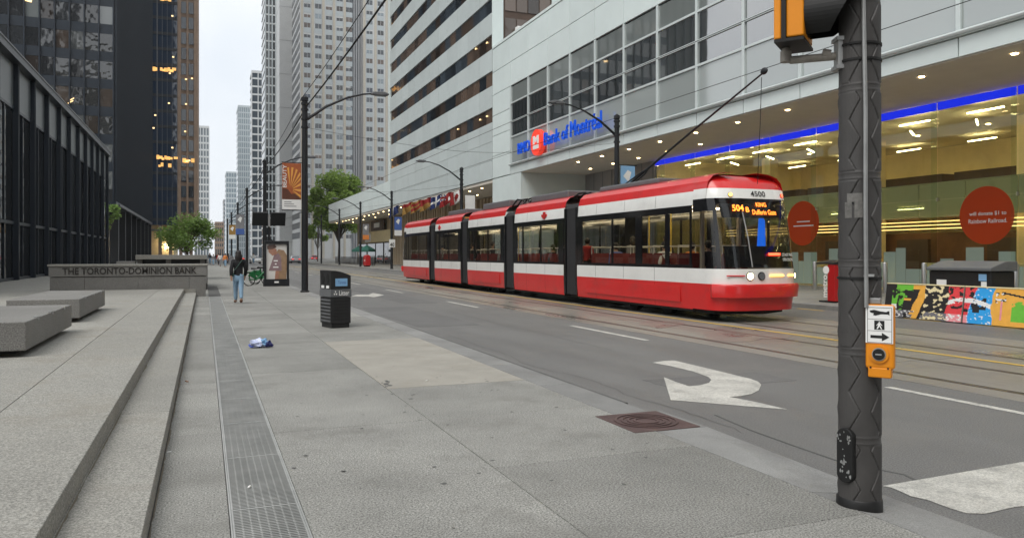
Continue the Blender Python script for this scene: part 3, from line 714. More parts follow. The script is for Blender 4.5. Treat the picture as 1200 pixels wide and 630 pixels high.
for k in range(12): MB('grey_concrete').box(x_at(327.5, 285) - .02, x_at(344, 285) + .02, 284.95, 310.02, 12 * k + 6, 12 * k + 6.12).build('joint_line', ws)

# ================================================================== buildings, right side
# ---- bank podium
FXX = 20.0
bp = thing('bank_podium', 'long bank podium clad in pale green panels over a glazed arcade', 'building', (27, 30, .2))
M3 = 3.15; Y50 = 50.3
cols = [Y50 - M3 * k for k in range(0, 17)]       # down to Y = -0.1
YB = cols[-1]
MB('panel_joint').box(FXX + .10, 42, YB, 53.95, 13.45, 16.9).build('upper_core', bp)
MB('panel_joint').box(FXX + .10, FXX + .3, Y50 + .02, 53.95, 7.25, 13.44).build('end_core', bp)
G2 = .018
def panel(y0, y1, z0, z1, name='cladding_panel', mat='panel', x=FXX, th=.09):
    o = MB(mat).box(x + random.uniform(0, .006), x + th, y0 + G2, y1 - G2, z0 + G2, z1 - G2).build(name, bp, bevel=.008, seg=1); return o
for y1, y0 in zip(cols, cols[1:]):
    panel(y0, y1, 13.45, 15.15); panel(y0, y1, 15.15, 16.9)
for z0, z1 in ((7.25, 8.9), (8.9, 10.4), (10.4, 11.9), (11.9, 13.45), (13.45, 15.15), (15.15, 16.9)): panel(Y50, 53.95, z0, z1)
MB('panel').box(FXX - .03, FXX + .4, YB, 53.95, 16.92, 17.1).build('coping', bp, bevel=.01)
rows = [7.98, 9.85, 10.92, 12.22, 13.42]
for y in cols: MB('mullion').box(FXX - .02, FXX + .14, y - .075, y + .075, 7.9, 13.44).build('mullion', bp, bevel=.008)
for y1, y0 in zip(cols, cols[1:]):
    for z in rows[1:-1]: MB('mullion').box(FXX, FXX + .12, y0 + .076, y1 - .076, z - .05, z + .05).build('transom', bp)
    for i, (z0, z1) in enumerate(zip(rows, rows[1:])):
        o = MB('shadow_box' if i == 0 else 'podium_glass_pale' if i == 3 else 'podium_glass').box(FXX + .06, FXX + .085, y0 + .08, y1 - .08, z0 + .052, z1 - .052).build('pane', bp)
    panel(y0, y1, 7.22, 7.80, 'fascia_panel')
panel(Y50 - 1.9, 53.95, 2.2, 7.22, 'pier_panel'); panel(Y50 - 1.9, 53.95, .0, 2.2, 'pier_panel')
MB('mullion').tube([(FXX - .12, YB, 7.90), (FXX - .12, Y50, 7.90)], .07, 8).build('lip_rail', bp, smooth=True)
MB('panel').box(FXX - .1, FXX + .1, YB, Y50, 7.81, 7.83).build('lip', bp)
# service floor seen through the lowest row of panes: pale back wall, struts
MB('white_stone').box(FXX + 1.6, FXX + 1.7, YB, Y50, 7.3, 9.9).build('inner_wall', bp)
MB('grey_concrete').box(FXX + .2, FXX + 4, YB, Y50, 9.80, 9.95).build('inner_slab', bp)
MB('dark_brown').box(FXX + .2, FXX + 4, YB, Y50, 9.96, 13.4).build('inner_dark', bp)

# soffit and arcade
SZ = 7.2; GX = 25.0
MB('soffit').box(FXX + .1, 42, YB, Y50 - 1.7, SZ, SZ + .12).build('soffit', bp)
dl = MB('down_light').cyl((0, 0, -.02), (0, 0, .0), .085, n=14).mesh('down_light')
for k in range(14): put(dl, 'down_light', bp, (FXX + 1.0, 41.7 - 3.0 * k, SZ)); 
for k in range(5): put(dl, 'down_light', bp, (FXX + 3.4, 44.7 - 3.0 * k, SZ))
MB('panel').box(FXX + .1, 42, Y50 - 1.88, 53.9, .1, SZ).build('pier', bp)
MB('grey_concrete').box(GX - .05, GX + .1, 39.5, Y50 - 1.89, .1, SZ - .01).build('grey_wall', bp)
for k in range(7):
    MB('panel_joint').box(GX - .08, GX - .051, 39.6 + k * 1.25, 39.64 + k * 1.25, .1, SZ - .02).build('wall_joint', bp)
gy = [38.4 - 3.0 * k for k in range(13)]
for y1, y0 in zip([39.45] + gy, gy):
    MB('blue_band').box(GX - .03, GX + .0, y0 + .03, y1 - .03, 6.88, 7.17).build('blue_band_panel', bp)
    MB('lobby_glass').box(GX, GX + .015, y0 + .02, y1 - .02, 3.62, 6.87).build('pane', bp)
    MB('lobby_glass').box(GX, GX + .015, y0 + .02, y1 - .02, .24, 3.60).build('pane', bp)
    MB('fin_glass').box(GX - .32, GX - .03, y0 - .008, y0 + .008, .22, 7.1).build('glass_fin', bp)
    MB('stainless').box(GX - .05, GX + .05, y0 - .03, y0 + .03, 3.55, 3.67).build('clamp', bp)
# lobby
LY0, LY1, BXX = gy[-1], 39.45, 36.0
MB('lobby_floor').box(GX + .02, BXX, LY0, LY1, .0, .225).build('lobby_floor', bp)
MB('warm_wall').box(BXX, BXX + .3, LY0, LY1, .2, SZ).build('lobby_back_wall', bp)
MB('warm_wall').box(GX + .1, BXX, LY1 - .05, LY1, .2, SZ).build('lobby_end_wall', bp)
MB('warm_wall').box(GX + .1, BXX, LY0, LY0 + .05, .2, SZ).build('lobby_end_wall', bp)
MB('warm_wall').box(30.4, BXX - .01, LY0 + .1, LY1 - .1, 3.85, 4.15).build('gallery_slab', bp)
yy = LY0 + .2
k = 0
while yy < LY1 - 2:
    MB('frosted').box(30.2, 30.24, yy + .02, yy + 2.28, 3.25, 4.75).build('balustrade_panel', bp)
    if k % 2 == 0: MB('dark_brown').box(31.8, 32.6, yy + .1, yy + 4.1, 4.16, 5.35).build('shelf_unit', bp, bevel=.02)
    k += 1; yy += 2.3
MB('frosted').box(30.18, 30.26, LY0 + .2, LY1 - .2, 4.76, 4.80).build('handrail', bp)
for z in (2.72, 2.88, 3.04): MB('amber_line').box(29.9, 29.93, LY0 + .3, LY1 - .3, z, z + .035).build('light_line', bp)
MB('wood').box(31.2, 31.4, LY0 + .3, LY1 - .3, .23, 2.6).build('lower_wall', bp)
for y in (13.2, 20.8, 28.4, 36.0): MB('warm_wall').box(30.3, 30.9, y - .35, y + .35, .23, SZ - .01).build('lobby_column', bp, bevel=.02)
ll = MB('strip_light').box(-.7, .7, -.03, .03, -.04, 0).mesh('strip_light')
for ix, x in enumerate((26.3, 28.4)):
    for k in range(12): put(ll, 'strip_light', bp, (x, 37.5 - 3.0 * k - ix * 1.1, SZ - .35), rot=(0, 0, R(90 if ix == 0 else 35)))
for k in range(9): put(ll, 'strip_light', bp, (33.5, 37.0 - 4.0 * k, SZ - .25), rot=(0, 0, R(90)))
for k in range(9): put(dl, 'down_light', bp, (31.2, 37.0 - 3.5 * k, SZ - .02))
for k in range(8): put(ll, 'strip_light', bp, (30.85, 35.0 - 4.2 * k, 3.75), rot=(0, 0, R(90)))
random.seed(9)
for k in range(6):
    y = 33 - k * 3.7; MB('warm_wall').box(28.0, 28.8, y, y + 1.5, .23, 1.25).build('desk', bp, bevel=.02)
for k in range(5):
    y = 35 - k * 4.6; MB('dark_brown').box(31.0, 31.19, y, y + 1.7, .23, 2.3).build('doorway', bp)
# frosted skyline on the lower panes
random.seed(21); yy = 12.0; sk = MB('decal_frost')
while yy < 34:
    wv = random.uniform(.25, .7); sk.box(GX - .006, GX - .003, yy, yy + wv - .01, .3, random.choice((1.05, 1.3, 1.45, 1.7, 1.85, 1.2))); yy += wv
sk.build('skyline_film', bp)
def disc(y, z, r, lines):
    m = MB('decal_red'); n = 48
    m.prism([(y + r * math.cos(2 * math.pi * k / n), z + r * math.sin(2 * math.pi * k / n)) for k in range(n)], GX - .012, GX - .007, 'x')
    o = m.build('round_film', bp)
    for i, (s, wd_) in enumerate(lines): text_mb(s, 'white_print', wd_, .15, FX, (GX - .014, y - .05, z - .02 - .25 * i), 0, .01).build('lettering', o, recalc=False)
disc(18.5, 2.95, 1.0, (('will donate $1 to', 1.35), ('Rainbow Railroad.', 1.4)))
disc(27.25, 3.0, 1.0, ())
for z_, w_ in ((3.05, .40), (2.86, .62)): MB('white_print').box(GX - .016, GX - .013, 27.2 - w_, 27.2 + w_, z_, z_ + .05).build('print_line', bp)
disc(23.9, 2.55, .38, ())
# bank sign
text_mb('BMO', 'blue_letter', 2.0, .74, FX, (FXX - .32, 46.95, 8.33), .12, .0).build('lettering', bp)
rd = MB('bank_red'); rd.cyl((FXX - .42, 44.85, 8.73), (FXX - .12, 44.85, 8.73), .83, n=40); ro = rd.build('roundel', bp, smooth=True)
mk = MB('white_print'); xx = FXX - .44
def MM(poly): mk.prism([(44.85 - a, 8.73 + b) for a, b in poly], xx, xx + .03, 'x')
MM([(-.46, -.10), (-.46, .42), (-.18, .42), (-.02, .26), (-.02, -.02), (-.2, .12), (-.2, -.10)]); MM([(.46, -.10), (.46, .42), (.18, .42), (.02, .26), (.02, -.02), (.2, .12), (.2, -.10)])
MM([(-.46, -.42), (.46, -.42), (.46, -.17), (-.46, -.17)])
mk.build('emblem', ro)
for wd_, y_, w_, h_ in (('Bank', 42.6, 2.25, .80), ('of', 40.75, .85, .80), ('Montréal', 38.15, 3.75, .92)): text_mb(wd_, 'blue_letter', w_, h_, FX, (FXX - .30, y_, 8.36), .10, -.004).build('lettering', bp)
for y in (47.6, 46.2, 44.85, 42.8, 40.0, 37.4): MB('galv').box(FXX - .13, FXX + .0, y - .04, y + .04, 8.6, 8.68).build('sign_bracket', bp)

# ---- ribbon window slab
rs = thing('ribbon_window_building', 'pale green office slab with dark ribbon windows above the bank podium', 'building', (30, 71, .2))
RY0, RY1 = 54.0, 89.0
MB('panel_joint').box(FXX + .12, 44, RY0, RY1, 7.25, 70).build('core', rs)
def rpanel(y0, y1, z0, z1, name, mat, x, th): return MB(mat).box(x, x + th, y0 + G2, y1 - G2, z0 + .012, z1 - .012).build(name, rs)
pm_ = {}
ncol = 12; pw = (RY1 - RY0 - .8) / ncol
def shared(name, mat, w_, h_, x, th):
    k = (name, mat, w_, h_)
    if k not in pm_: pm_[k] = MB(mat).box(x, x + th, G2, w_ - G2, .012, h_ - .012).mesh(name)
    return pm_[k]
random.seed(31)
for c in range(ncol):
    y = RY0 + c * pw
    for z, h_ in ((7.25, 1.4), (8.65, 1.4), (10.05, 1.45)): put(shared('cladding_panel', 'panel_grey', pw, h_, 0, .1), 'cladding_panel', rs, (FXX, y, z))
    for k in range(12):
        put(shared('cladding_panel', 'panel_grey', pw, 1.65, 0, .1), 'cladding_panel', rs, (FXX, y, 12.6 + 2.75 * k))
for k in range(12):
    z = 11.5 + 2.75 * k; n = 22; w_ = (RY1 - RY0 - .8) / n
    for c in range(n):
        m_ = 'ribbon_glass' if random.random() < .62 else 'window_dark'
        put(shared('window', m_, w_, 1.1, 0, .04), 'window', rs, (FXX + .09, RY0 + c * w_, z))
for u, v in ((459, 188), (480, 168), (530, 141), (545, 64), (557, 58), (570, 51), (533, 73), (520, 80), (562, 141), (570, 137), (500, 92), (536, 152), (497, 157)):
    y = y_at(u, FXX); put(spot, 'ceiling_light', rs, (FXX + .06, y, z_at(v, dep(FXX, y))), rot=(0, 0, R(90)), scale=(.5, 1, .28))
MB('panel').box(FXX - .02, FXX + .3, RY1 - .8, RY1, 7.25, 70).build('end_pier', rs); MB('panel').box(FXX - .02, FXX + .85, RY0 - .12, RY0 + .0, 17.1, 70).build('end_pier', rs)
MB('dark_brown').box(FXX + .9, FXX + 12, RY0 - .08, RY0 - .01, 17.1, 70).build('end_wall', rs)
for k in range(14):
    for c in range(4):
        x = FXX + .95 + c * .95; MB('ribbon_glass').box(x + .03, x + .9, RY0 - .14, RY0 - .09, 17.2 + k * 2.75, 19.4 + k * 2.75).build('end_window', rs)
MB('panel').box(FXX + 4.85, FXX + 5.4, RY0 - .2, RY0 - .1, 17.1, 70).build('end_pier', rs)
MB('white_print').box(FXX + 1.75, FXX + 2.5, RY0 - .75, RY0 - .2, 17.0, 18.7).build('vent_box', rs, bevel=.02)

# ---- low wing over the shops, farther on
lw = thing('retail_wing', 'long low wing with pale fascia over brown shopfronts and flags', 'building', (28, 112, .2))
WE = 136.0
yy = RY0
k = 0
while yy < WE - .2:
    e = min(yy + 3.15, WE)
    if yy >= RY1 - .5:
        for z0, z1 in ((7.25, 8.7), (8.7, 10.2)): MB('panel').box(FXX, FXX + .1, yy + G2, e - G2, z0 + G2, z1 - G2).build('fascia_panel', lw)
    yy = e; k += 1
MB('panel_joint').box(FXX + .1, 40, RY1 + .02, WE, 7.25, 10.2).build('core', lw)
MB('soffit').box(FXX + .1, 40, RY0, WE, 7.0, 7.22).build('soffit', lw)
for k in range(26): put(dl, 'down_light', lw, (FXX + 1.0, RY0 + 2 + k * 3.1, 7.0))
for k in range(9): put(dl, 'down_light', lw, (FXX + 3.0, RY0 + 3 + k * 9.0, 7.0))
MB('retail_stone').box(25.0, 40, RY0, WE, .1, 6.99).build('shop_wall', lw)
random.seed(4); yy = RY0 + .3
slat = MB('retail_stone').box(0, .35, 0, .55, 0, 6.7).mesh('stone_fin')
while yy < 108:
    if not (74 < yy < 78): put(slat, 'stone_fin', lw, (24.64, yy, .2))
    yy += .95 if random.random() < .8 else 1.4
for y0, y1, z1 in ((74.3, 77.6, 4.6), (108.5, 113.5, 3.4), (114.2, 119.5, 3.4), (120, 126, 3.4), (127, 134, 3.4)):
    f_ = MB('black_steel').box(24.9, 24.98, y0, y1, .2, z1).build('shop_window', lw); MB('dark_glass').box(24.86, 24.89, y0 + .1, y1 - .1, .3, z1 - .1).build('pane', f_)
MB('warm_wall').box(24.5, 24.98, 108, 126, 3.5, 5.2).build('shop_fascia', lw); MB('dark_brown').box(24.4, 24.49, 112, 121, 5.3, 6.8).build('shop_sign', lw)
MB('white_print').box(24.40, 24.48, 121.5, 126, 3.6, 5.0).build('shop_poster', lw); MB('white_print').box(24.32, 24.39, 114.5, 118.5, 5.7, 6.4).build('sign_print', lw)
for k in range(30): MB('black_steel').box(20.6, 20.66, 100 + k * 1.1, 100.4 + k * 1.1, .12, 1.25).build('rail_bar', lw)

# ---- unseen towers behind the camera, added for the glass fronts to mirror
def block_tower(label, x0, x1, y0, y1, h, glass, band, fh, bh):
    t = thing('unseen_block', label, 'building', ((x0 + x1) / 2, (y0 + y1) / 2, -.1), 'unseen office blocks added for reflections')
    MB(glass).box(x0 + .2, x1 - .2, y0 + .2, y1 - .2, -.4, h).build('glass_core', t)
    bm_ = MB(band).box(x0, x1, y0, y1, 0, bh).mesh('floor_band')
    for k in range(int(h / fh)): put(bm_, 'floor_band', t, (0, 0, 4 + k * fh))
    n = max(2, int((x1 - x0) / 6))
    for k in range(n + 1):
        x = x0 + (x1 - x0) * k / n; MB(band).box(x - .5, x + .5, y1 - .1, y1 + .3, -.4, h).build('pier', t)
block_tower('unseen beige banded office block added for reflections on the plaza side', -40, -27, -85, -62, 64, 'window_dark', 'beige_stone', 3.6, 1.5)
block_tower('unseen dark glass office block added for reflections on the plaza side', -75, -46, -90, -58, 92, 'tower_glass', 'steel_edge', 3.6, .8)
block_tower('unseen grey concrete office block added for reflections behind the junction', -24, -4, -110, -75, 48, 'window_dark', 'grey_concrete', 3.5, 1.4)
block_tower('unseen brown stone office block added for reflections on the bank side', 22, 52, -75, -30, 70, 'window_dark', 'brown_stone', 3.6, 1.6)
block_tower('unseen white stone office block added for reflections behind the brown block', 20, 45, -130, -85, 95, 'window_dark', 'white_stone', 3.6, 1.5)
# ================================================================== streetcar
TX0, TX1 = 11.75, 14.29; TC = (TX0 + TX1) / 2; HWD = (TX1 - TX0) / 2
tr = thing('streetcar', 'long red and white articulated streetcar stopped on the far track', 'streetcar', (TC, 32, RZ))
PROF = [(.18, .035, 'tram_red'), (.50, .01, 'tram_red'), (.86, 0, 'tram_white'), (1.24, 0, None), (2.88, .03, 'tram_white'), (3.24, .055, 'tram_red'), (3.42, .12, 'tram_red'), (3.53, .26, 'tram_red'), (3.60, .55, 'tram_red'), (3.62, HWD, None)]
RU = lambda z: z + (.10 * (z - 3.24) / .38 if z > 3.24 else 0)
PROF = [(RU(z), i, m_) for z, i, m_ in PROF]
def shell(y0, y1, name, rng, sides=(-1, 1)):
    m = MB()
    for s in sides:
        for (z0, i0, mt), (z1, i1, _) in zip(PROF[rng[0]:rng[1]], PROF[rng[0] + 1:rng[1] + 1]):
            if mt is None: continue
            m.use(mt); a, b = TC + s * (HWD - i0), TC + s * (HWD - i1)
            q = [(a, y0, z0), (b, y0, z1), (b, y1, z1), (a, y1, z0)]
            m.face(q if s < 0 else q[::-1])
    return m.build(name, tr, smooth=True, recalc=True, ang=25)
MODS = [(16.80, 23.42), (24.48, 29.18), (30.3, 35.15), (36.25, 40.85), (42.0, 47.4)]
for i, (y0, y1) in enumerate(MODS):
    lo = MB()
    shell(y0, y1, 'lower_side', (0, 3), (-1,)); shell(y0, y1, 'lower_side', (0, 3), (1,)); shell(y0, y1, 'roof', (4, 9))
    # grooves between body panels, hatches
    g = MB('under')
    for s in (-1, 1):
        x = TC + s * (HWD + .001)
        for fy in ([.34, .72] if i else [.27, .53, .80]):
            yy = y0 + (y1 - y0) * fy; g.box(min(x, x - s * .006), max(x, x - s * .006), yy - .006, yy + .006, .88, 1.24); g.face([(x - s * .0335, yy - .005, .2), (x - s * .0335, yy + .005, .2), (x - s * .0085, yy + .005, .5), (x - s * .0085, yy - .005, .5)]); g.face([(x - s * .0085, yy - .005, .5), (x - s * .0085, yy + .005, .5), (x + s * .001, yy + .005, .86), (x + s * .001, yy - .005, .86)]); g.face([(x - s * .0275, yy - .006, 2.9), (x - s * .0275, yy + .006, 2.9), (x - s * .0525, yy + .006, 3.22), (x - s * .0525, yy - .006, 3.22)])
    g.build('panel_gap', tr)
    for s in (-1, 1):
        h = MB('tram_red'); x = TC + s * (HWD - .001); ya, yb = (y0 + .5, y1 - .7) if i % 2 == 0 else (y0 + 1.0, y1 - 1.0)
        if i in (0, 2, 4): h.box(min(x, x + s * .018), max(x, x + s * .018), ya, yb, .34, .76)
        if i in (0, 2, 4): h.build('skirt_hatch', tr, bevel=.006)
    MB('under').box(TX0 + .06, TX1 - .06, y0 + .02, y1 - .02, .12, .40).build('floor_pan', tr)
    MB('tram_inner').box(TX0 + .1, TX1 - .1, y0, y1, .405, .45).build('cabin_floor', tr)
    MB('tram_inner').box(TX0 + .08, TX1 - .08, y0, y1, 2.92, 2.95).build('cabin_ceiling', tr)
    for s in (-1, 1):
        MB('tram_inner').box(TC + s * (HWD - .05) - .015, TC + s * (HWD - .05) + .015, y0, y1, .46, 1.23).build('inner_lining', tr)
        MB('cabin_light').box(TC + s * .55 - .06, TC + s * .55 + .06, y0 + .3, y1 - .3, 2.88, 2.915).build('cabin_light', tr)
    # window band: black rails and pillars, tinted panes
    for s in (-1, 1):
        x = TC + s * (HWD - .012)
        def bar(ya, yb, za, zb, nm): MB('tram_black').box(x - .012, x + .012, ya, yb, za, zb).build(nm, tr)
        bar(y0, y1, 1.243, 1.33, 'window_rail'); bar(y0, y1, 2.70, 2.878, 'window_rail')
        cuts = [y0 + .02] + ([y0 + .10, 17.85, 18.05, 19.25, 19.62, 20.95, 21.05, 23.05] if i == 0 else [y0 + .42, y0 + 1.95, y0 + 2.05, y1 - 1.0, y1 - .88, y1 - .32] if i < 4 else [y0 + .4, y0 + 2.2, y0 + 2.3, y1 - .7, y1 - .6, y1 - .1]) + [y1 - .02]
        for a in range(0, len(cuts) - 1, 2): bar(cuts[a], cuts[a + 1], 1.331, 2.699, 'window_pillar')
        for a in range(1, len(cuts) - 1, 2): MB('tram_glass').box(x - .006, x + .002, cuts[a], cuts[a + 1], 1.332, 2.698).build('window', tr)
# bellows
for (a, b) in zip(MODS, MODS[1:]):
    y0, y1 = a[1], b[0]; m = MB('bellows'); n = 14
    secs = []
    for k in range(n + 1):
        y = y0 + (y1 - y0) * k / n; ins = .06 + (.05 if k % 2 else 0)
        secs.append([(TX0 + ins, y, .22), (TX0 + ins, y, 3.2), (TX0 + ins + .12, y, 3.42 - ins), (TC, y, 3.56 - ins), (TX1 - ins - .12, y, 3.42 - ins), (TX1 - ins, y, 3.2), (TX1 - ins, y, .22)])
    for p, q in zip(secs, secs[1:]):
        for j in range(6): m.face([p[j], q[j], q[j + 1], p[j + 1]])
    m.build('bellows', tr); 
    for yb in ((y0 + .02), (y1 - .14)): MB('tram_black').box(TX0 + .01, TX0 + .055, yb, yb + .12, .22, 3.2).build('bellows_frame', tr); MB('tram_black').box(TX1 - .055, TX1 - .01, yb, yb + .12, .22, 3.2).build('bellows_frame', tr)
    MB('rubber').box(TX0 + .3, TX1 - .3, y0, y1, .15, .22).build('turntable', tr)
# end noses (near one rounded, with the rear window; far one the same turned round)
def nose(yc, sgn, name, near):
    # yc: where the straight side stops; the nose runs towards sgn
    NU = 40
    lev = [(.20, 0, .93, 'tram_red'), (.62, 0, 1.0, 'tram_red'), (.86, 0, 1.02, 'tram_white'), (1.24, .0, 1.0, 'tram_black'), (2.0, .12, .93, 'tram_black'), (2.70, .26, .84, 'tram_black'), (3.02, .36, .78, 'tram_white'),
           (3.27, .44, .74, 'tram_red'), (3.42, .54, .62, 'tram_red'), (3.53, .74, .46, 'tram_red'), (3.60, 1.1, .25, 'tram_red'), (3.62, 1.5, .03, None)]
    ins_z = {z: i for z, i, _ in PROF}
    rowsP = []
    zr = RU
    for z, lean, bul, mt in lev:
        ins = .035 if z < .3 else 0 if z < 1.3 else .03 * min(1, (z - 1.24) / 1.6) if z < 2.9 else {3.02: .035, 3.27: .06, 3.42: .12, 3.53: .26, 3.6: .55, 3.62: .9}[z]
        hw = HWD - ins; pts = []
        for k in range(NU + 1):
            t = math.pi * k / NU; c, s_ = math.cos(t), math.sin(t)
            x = TC - hw * math.copysign(abs(c) ** .55, c); y = .80 * bul * abs(s_) ** .9
            pts.append(Vector((x, yc + sgn * (y + .55 - lean * .72 * abs(s_) ** .35), zr(z))))
        # straight lead-in joining the body side
        pts = [Vector((TC - hw, yc - sgn * .0, zr(z)))] + pts + [Vector((TC + hw, yc - sgn * .0, zr(z)))]
        rowsP.append((pts, mt))
    m = MB(); gl = MB('tram_black')
    wz = MB('rear_glass')
    for (p, mt), (q, _) in zip(rowsP, rowsP[1:]):
        for k in range(len(p) - 1):
            side = k < 7 or k > len(p) - 9
            isw = mt == 'tram_black'
            if isw and 9 <= k <= len(p) - 11: wz.face([p[k], p[k + 1], q[k + 1], q[k]]); continue
            if isw and p[0].z > 1.2 and (k <= 6 or len(p) - 8 <= k) and p[0].z < 2.5: wz.face([p[k], p[k + 1], q[k + 1], q[k]]); continue
            m.use(mt); m.face([p[k], p[k + 1], q[k + 1], q[k]])
    m.use('tram_red'); 
    ob = m.build(name, tr, smooth=True, ang=22); wz.build('end_window', tr, smooth=True)
    # bumper ledge
    b = MB('tram_red'); prev = None
    prof = [(.52, .0), (.53, .10), (.80, .13), (.86, .10), (.865, .0)]
    base = rowsP[1][0]
    ringp = []
    for k in range(4, len(base) - 4):
        p = base[k]; t = (base[min(k + 1, len(base) - 1)] - base[max(k - 1, 0)]); n_ = Vector((t.y, -t.x, 0)).normalized()
        if n_.y * sgn < 0: n_ = -n_
        if abs(n_.y) < 1e-4: n_ = Vector((math.copysign(1, p.x - TC), 0, 0))
        e = min(1, min(k - 4, len(base) - 5 - k) / 2.0)
        ringp.append([Vector((p.x, p.y, z)) + n_ * (o * e) for z, o in prof])
    for a, c in zip(ringp, ringp[1:]):
        for j in range(len(prof) - 1): b.face([a[j], c[j], c[j + 1], a[j + 1]])
    b.build('bumper', tr, smooth=True, ang=40)
    MB('under').prism([(TX0 + .12, yc - sgn * .1), (TX0 + .2, yc + sgn * .7), (TC, yc + sgn * 1.2), (TX1 - .2, yc + sgn * .7), (TX1 - .12, yc - sgn * .1)], .1, .3, 'z').build('underside', tr)
    return rowsP
NR = nose(16.80, -1, 'rear_end', True); nose(47.4, 1, 'front_end', False)
def on_nose(x, z):                    # point and outward normal on the rear nose at lateral x, height z
    for (p, _), (q, _) in zip(NR, NR[1:]):
        if p[0].z <= z <= q[0].z:
            f = (z - p[0].z) / (q[0].z - p[0].z); L_ = [a.lerp(b, f) for a, b in zip(p, q)]
            dz = (q[len(q) // 2] - p[len(p) // 2])
            for k in range(1, len(L_) - 2):
                if L_[k].x <= x <= L_[k + 1].x and L_[k + 1].x > L_[k].x:
                    g = (x - L_[k].x) / (L_[k + 1].x - L_[k].x); t = (L_[k + 1] - L_[k]).normalized(); up = Vector((0, dz.y, dz.z)).normalized()
                    n_ = t.cross(up).normalized(); 
                    if n_.y > 0: n_ = -n_
                    return L_[k].lerp(L_[k + 1], g), t, up, n_
def decal(body, mat, w_, h_, x, z, off=.012, bold=.01, name='lettering'):
    p, t, up, n_ = on_nose(x, z); fr = Matrix((t, up, n_)).transposed()
    return text_mb(body, mat, w_, h_, fr, p + n_ * off, 0, bold).build(name, tr, recalc=False)
decal('4500', 'black_print', .46, .15, TC + .12, 3.07, .02)
decal('504', 'led', .32, .17, TC - .60, 2.68, .02, .02); decal('B', 'led', .10, .13, TC - .33, 2.66, .02, .01)
decal('KING', 'led', .32, .115, TC + .12, 2.80, .03, .01); decal('Dufferin Gate', 'led', .74, .13, TC + .17, 2.60, .03, .008)
decal('DO NOT PASS', 'white_print', .42, .075, TC + .72, 1.55, .03, .006); decal('OPEN DOORS', 'white_print', .40, .075, TC + .72, 1.43, .03, .006)
def patch(mat, w_, h_, x, z, name, th=.03, off=.0, bev=.008):
    p, t, up, n_ = on_nose(x, z); return MB(mat).obox(p + n_ * (off + th / 2), t * w_ / 2, up * h_ / 2, n_ * th / 2).build(name, tr, bevel=bev)
patch('led_red', .36, .06, TC + .28, 1.60, 'brake_light', .03, .02)
for dx, w_ in ((.32, .44), (.84, .30)): patch('amber_lamp', w_, .045, TC + dx, 1.07, 'lamp_bar')
patch('tram_red', .46, .03, TC - .86, 1.07, 'lamp_bar')
def lamp(mat, x, z, r, name):
    p, t, up, n_ = on_nose(x, z); o = MB('tram_black').cyl(p - n_ * .02, p + n_ * .02, r * 1.25, n=24).build('lamp_rim', tr); MB(mat).cyl(p + n_ * .02, p + n_ * .035, r, n=24).build(name, o, smooth=True)
lamp('headlight', TC - .50, 1.06, .085, 'lamp'); lamp('lens_grey', TC - .16, 1.06, .085, 'camera_lens'); lamp('headlight', TC + 1.08, 1.06, .06, 'lamp')
lamp('amber_lamp', TC - .72, 3.10, .05, 'lamp'); lamp('led_red', TC + .95, 3.12, .045, 'lamp')
# black lower dash of the rear window, wiper, added glowing panel imitating a blue reflection in the glass
for a in range(9):
    x = TC - .95 + a * .235; p, t, up, n_ = on_nose(x, 1.55); MB('tram_black').obox(p - n_ * .05, t * .125, up * .27, n_ * .01).build('dash_panel', tr)
for a in range(8):
    x = TC - .9 + a * .25; p, t, up, n_ = on_nose(x, 2.72); MB('tram_black').obox(p - n_ * .06, t * .135, up * .19, n_ * .01).build('sign_case', tr)
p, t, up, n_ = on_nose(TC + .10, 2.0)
MB('reflection_blue').prism([(TC + .0, 1.62), (TC + .28, 1.66), (TC + .25, 2.46), (TC + .16, 2.58), (TC + .06, 2.5)], p.y + .20, p.y + .23, 'y').build('blue_reflection', tr, bevel=.01)
p, t, up, n_ = on_nose(TC - .44, 1.28); q, _, _, n2 = on_nose(TC - .50, 2.66)
MB('galv').tube([p + n_ * .04, p.lerp(q, .5) + n_ * .07, q + n2 * .03], .016, 6).build('wiper', tr)
for x in (TC - .62, TC + .58): MB('tram_inner').box(x - .04, x + .04, 17.2, 17.3, .46, 2.9).build('cab_post', tr)

# seats, poles
st_ = MB('seat_red').box(-.42, .42, -.22, .22, .43, .52).box(-.42, .42, .16, .24, .5, 1.08).mesh('seat')
hd = MB('cloth_white').tube([(-.42, .2, 1.05), (-.42, .2, 1.28), (.42, .2, 1.28), (.42, .2, 1.05)], .018, 6).mesh('seat_handle')
pl_ = MB('pole_yellow').cyl((0, 0, .45), (0, 0, 2.9), .018, n=8).mesh('pole')
for (y0, y1) in MODS:
    y = y0 + .6
    while y < y1 - .5:
        for s in (-1, 1):
            put(st_, 'seat', tr, (TC + s * .72, y, .56)); put(hd, 'seat_handle', tr, (TC + s * .72, y, .56))
            if random.random() < .22: put(pl_, 'pole', tr, (TC + s * .28, y + .2, 0))
        y += 1.25
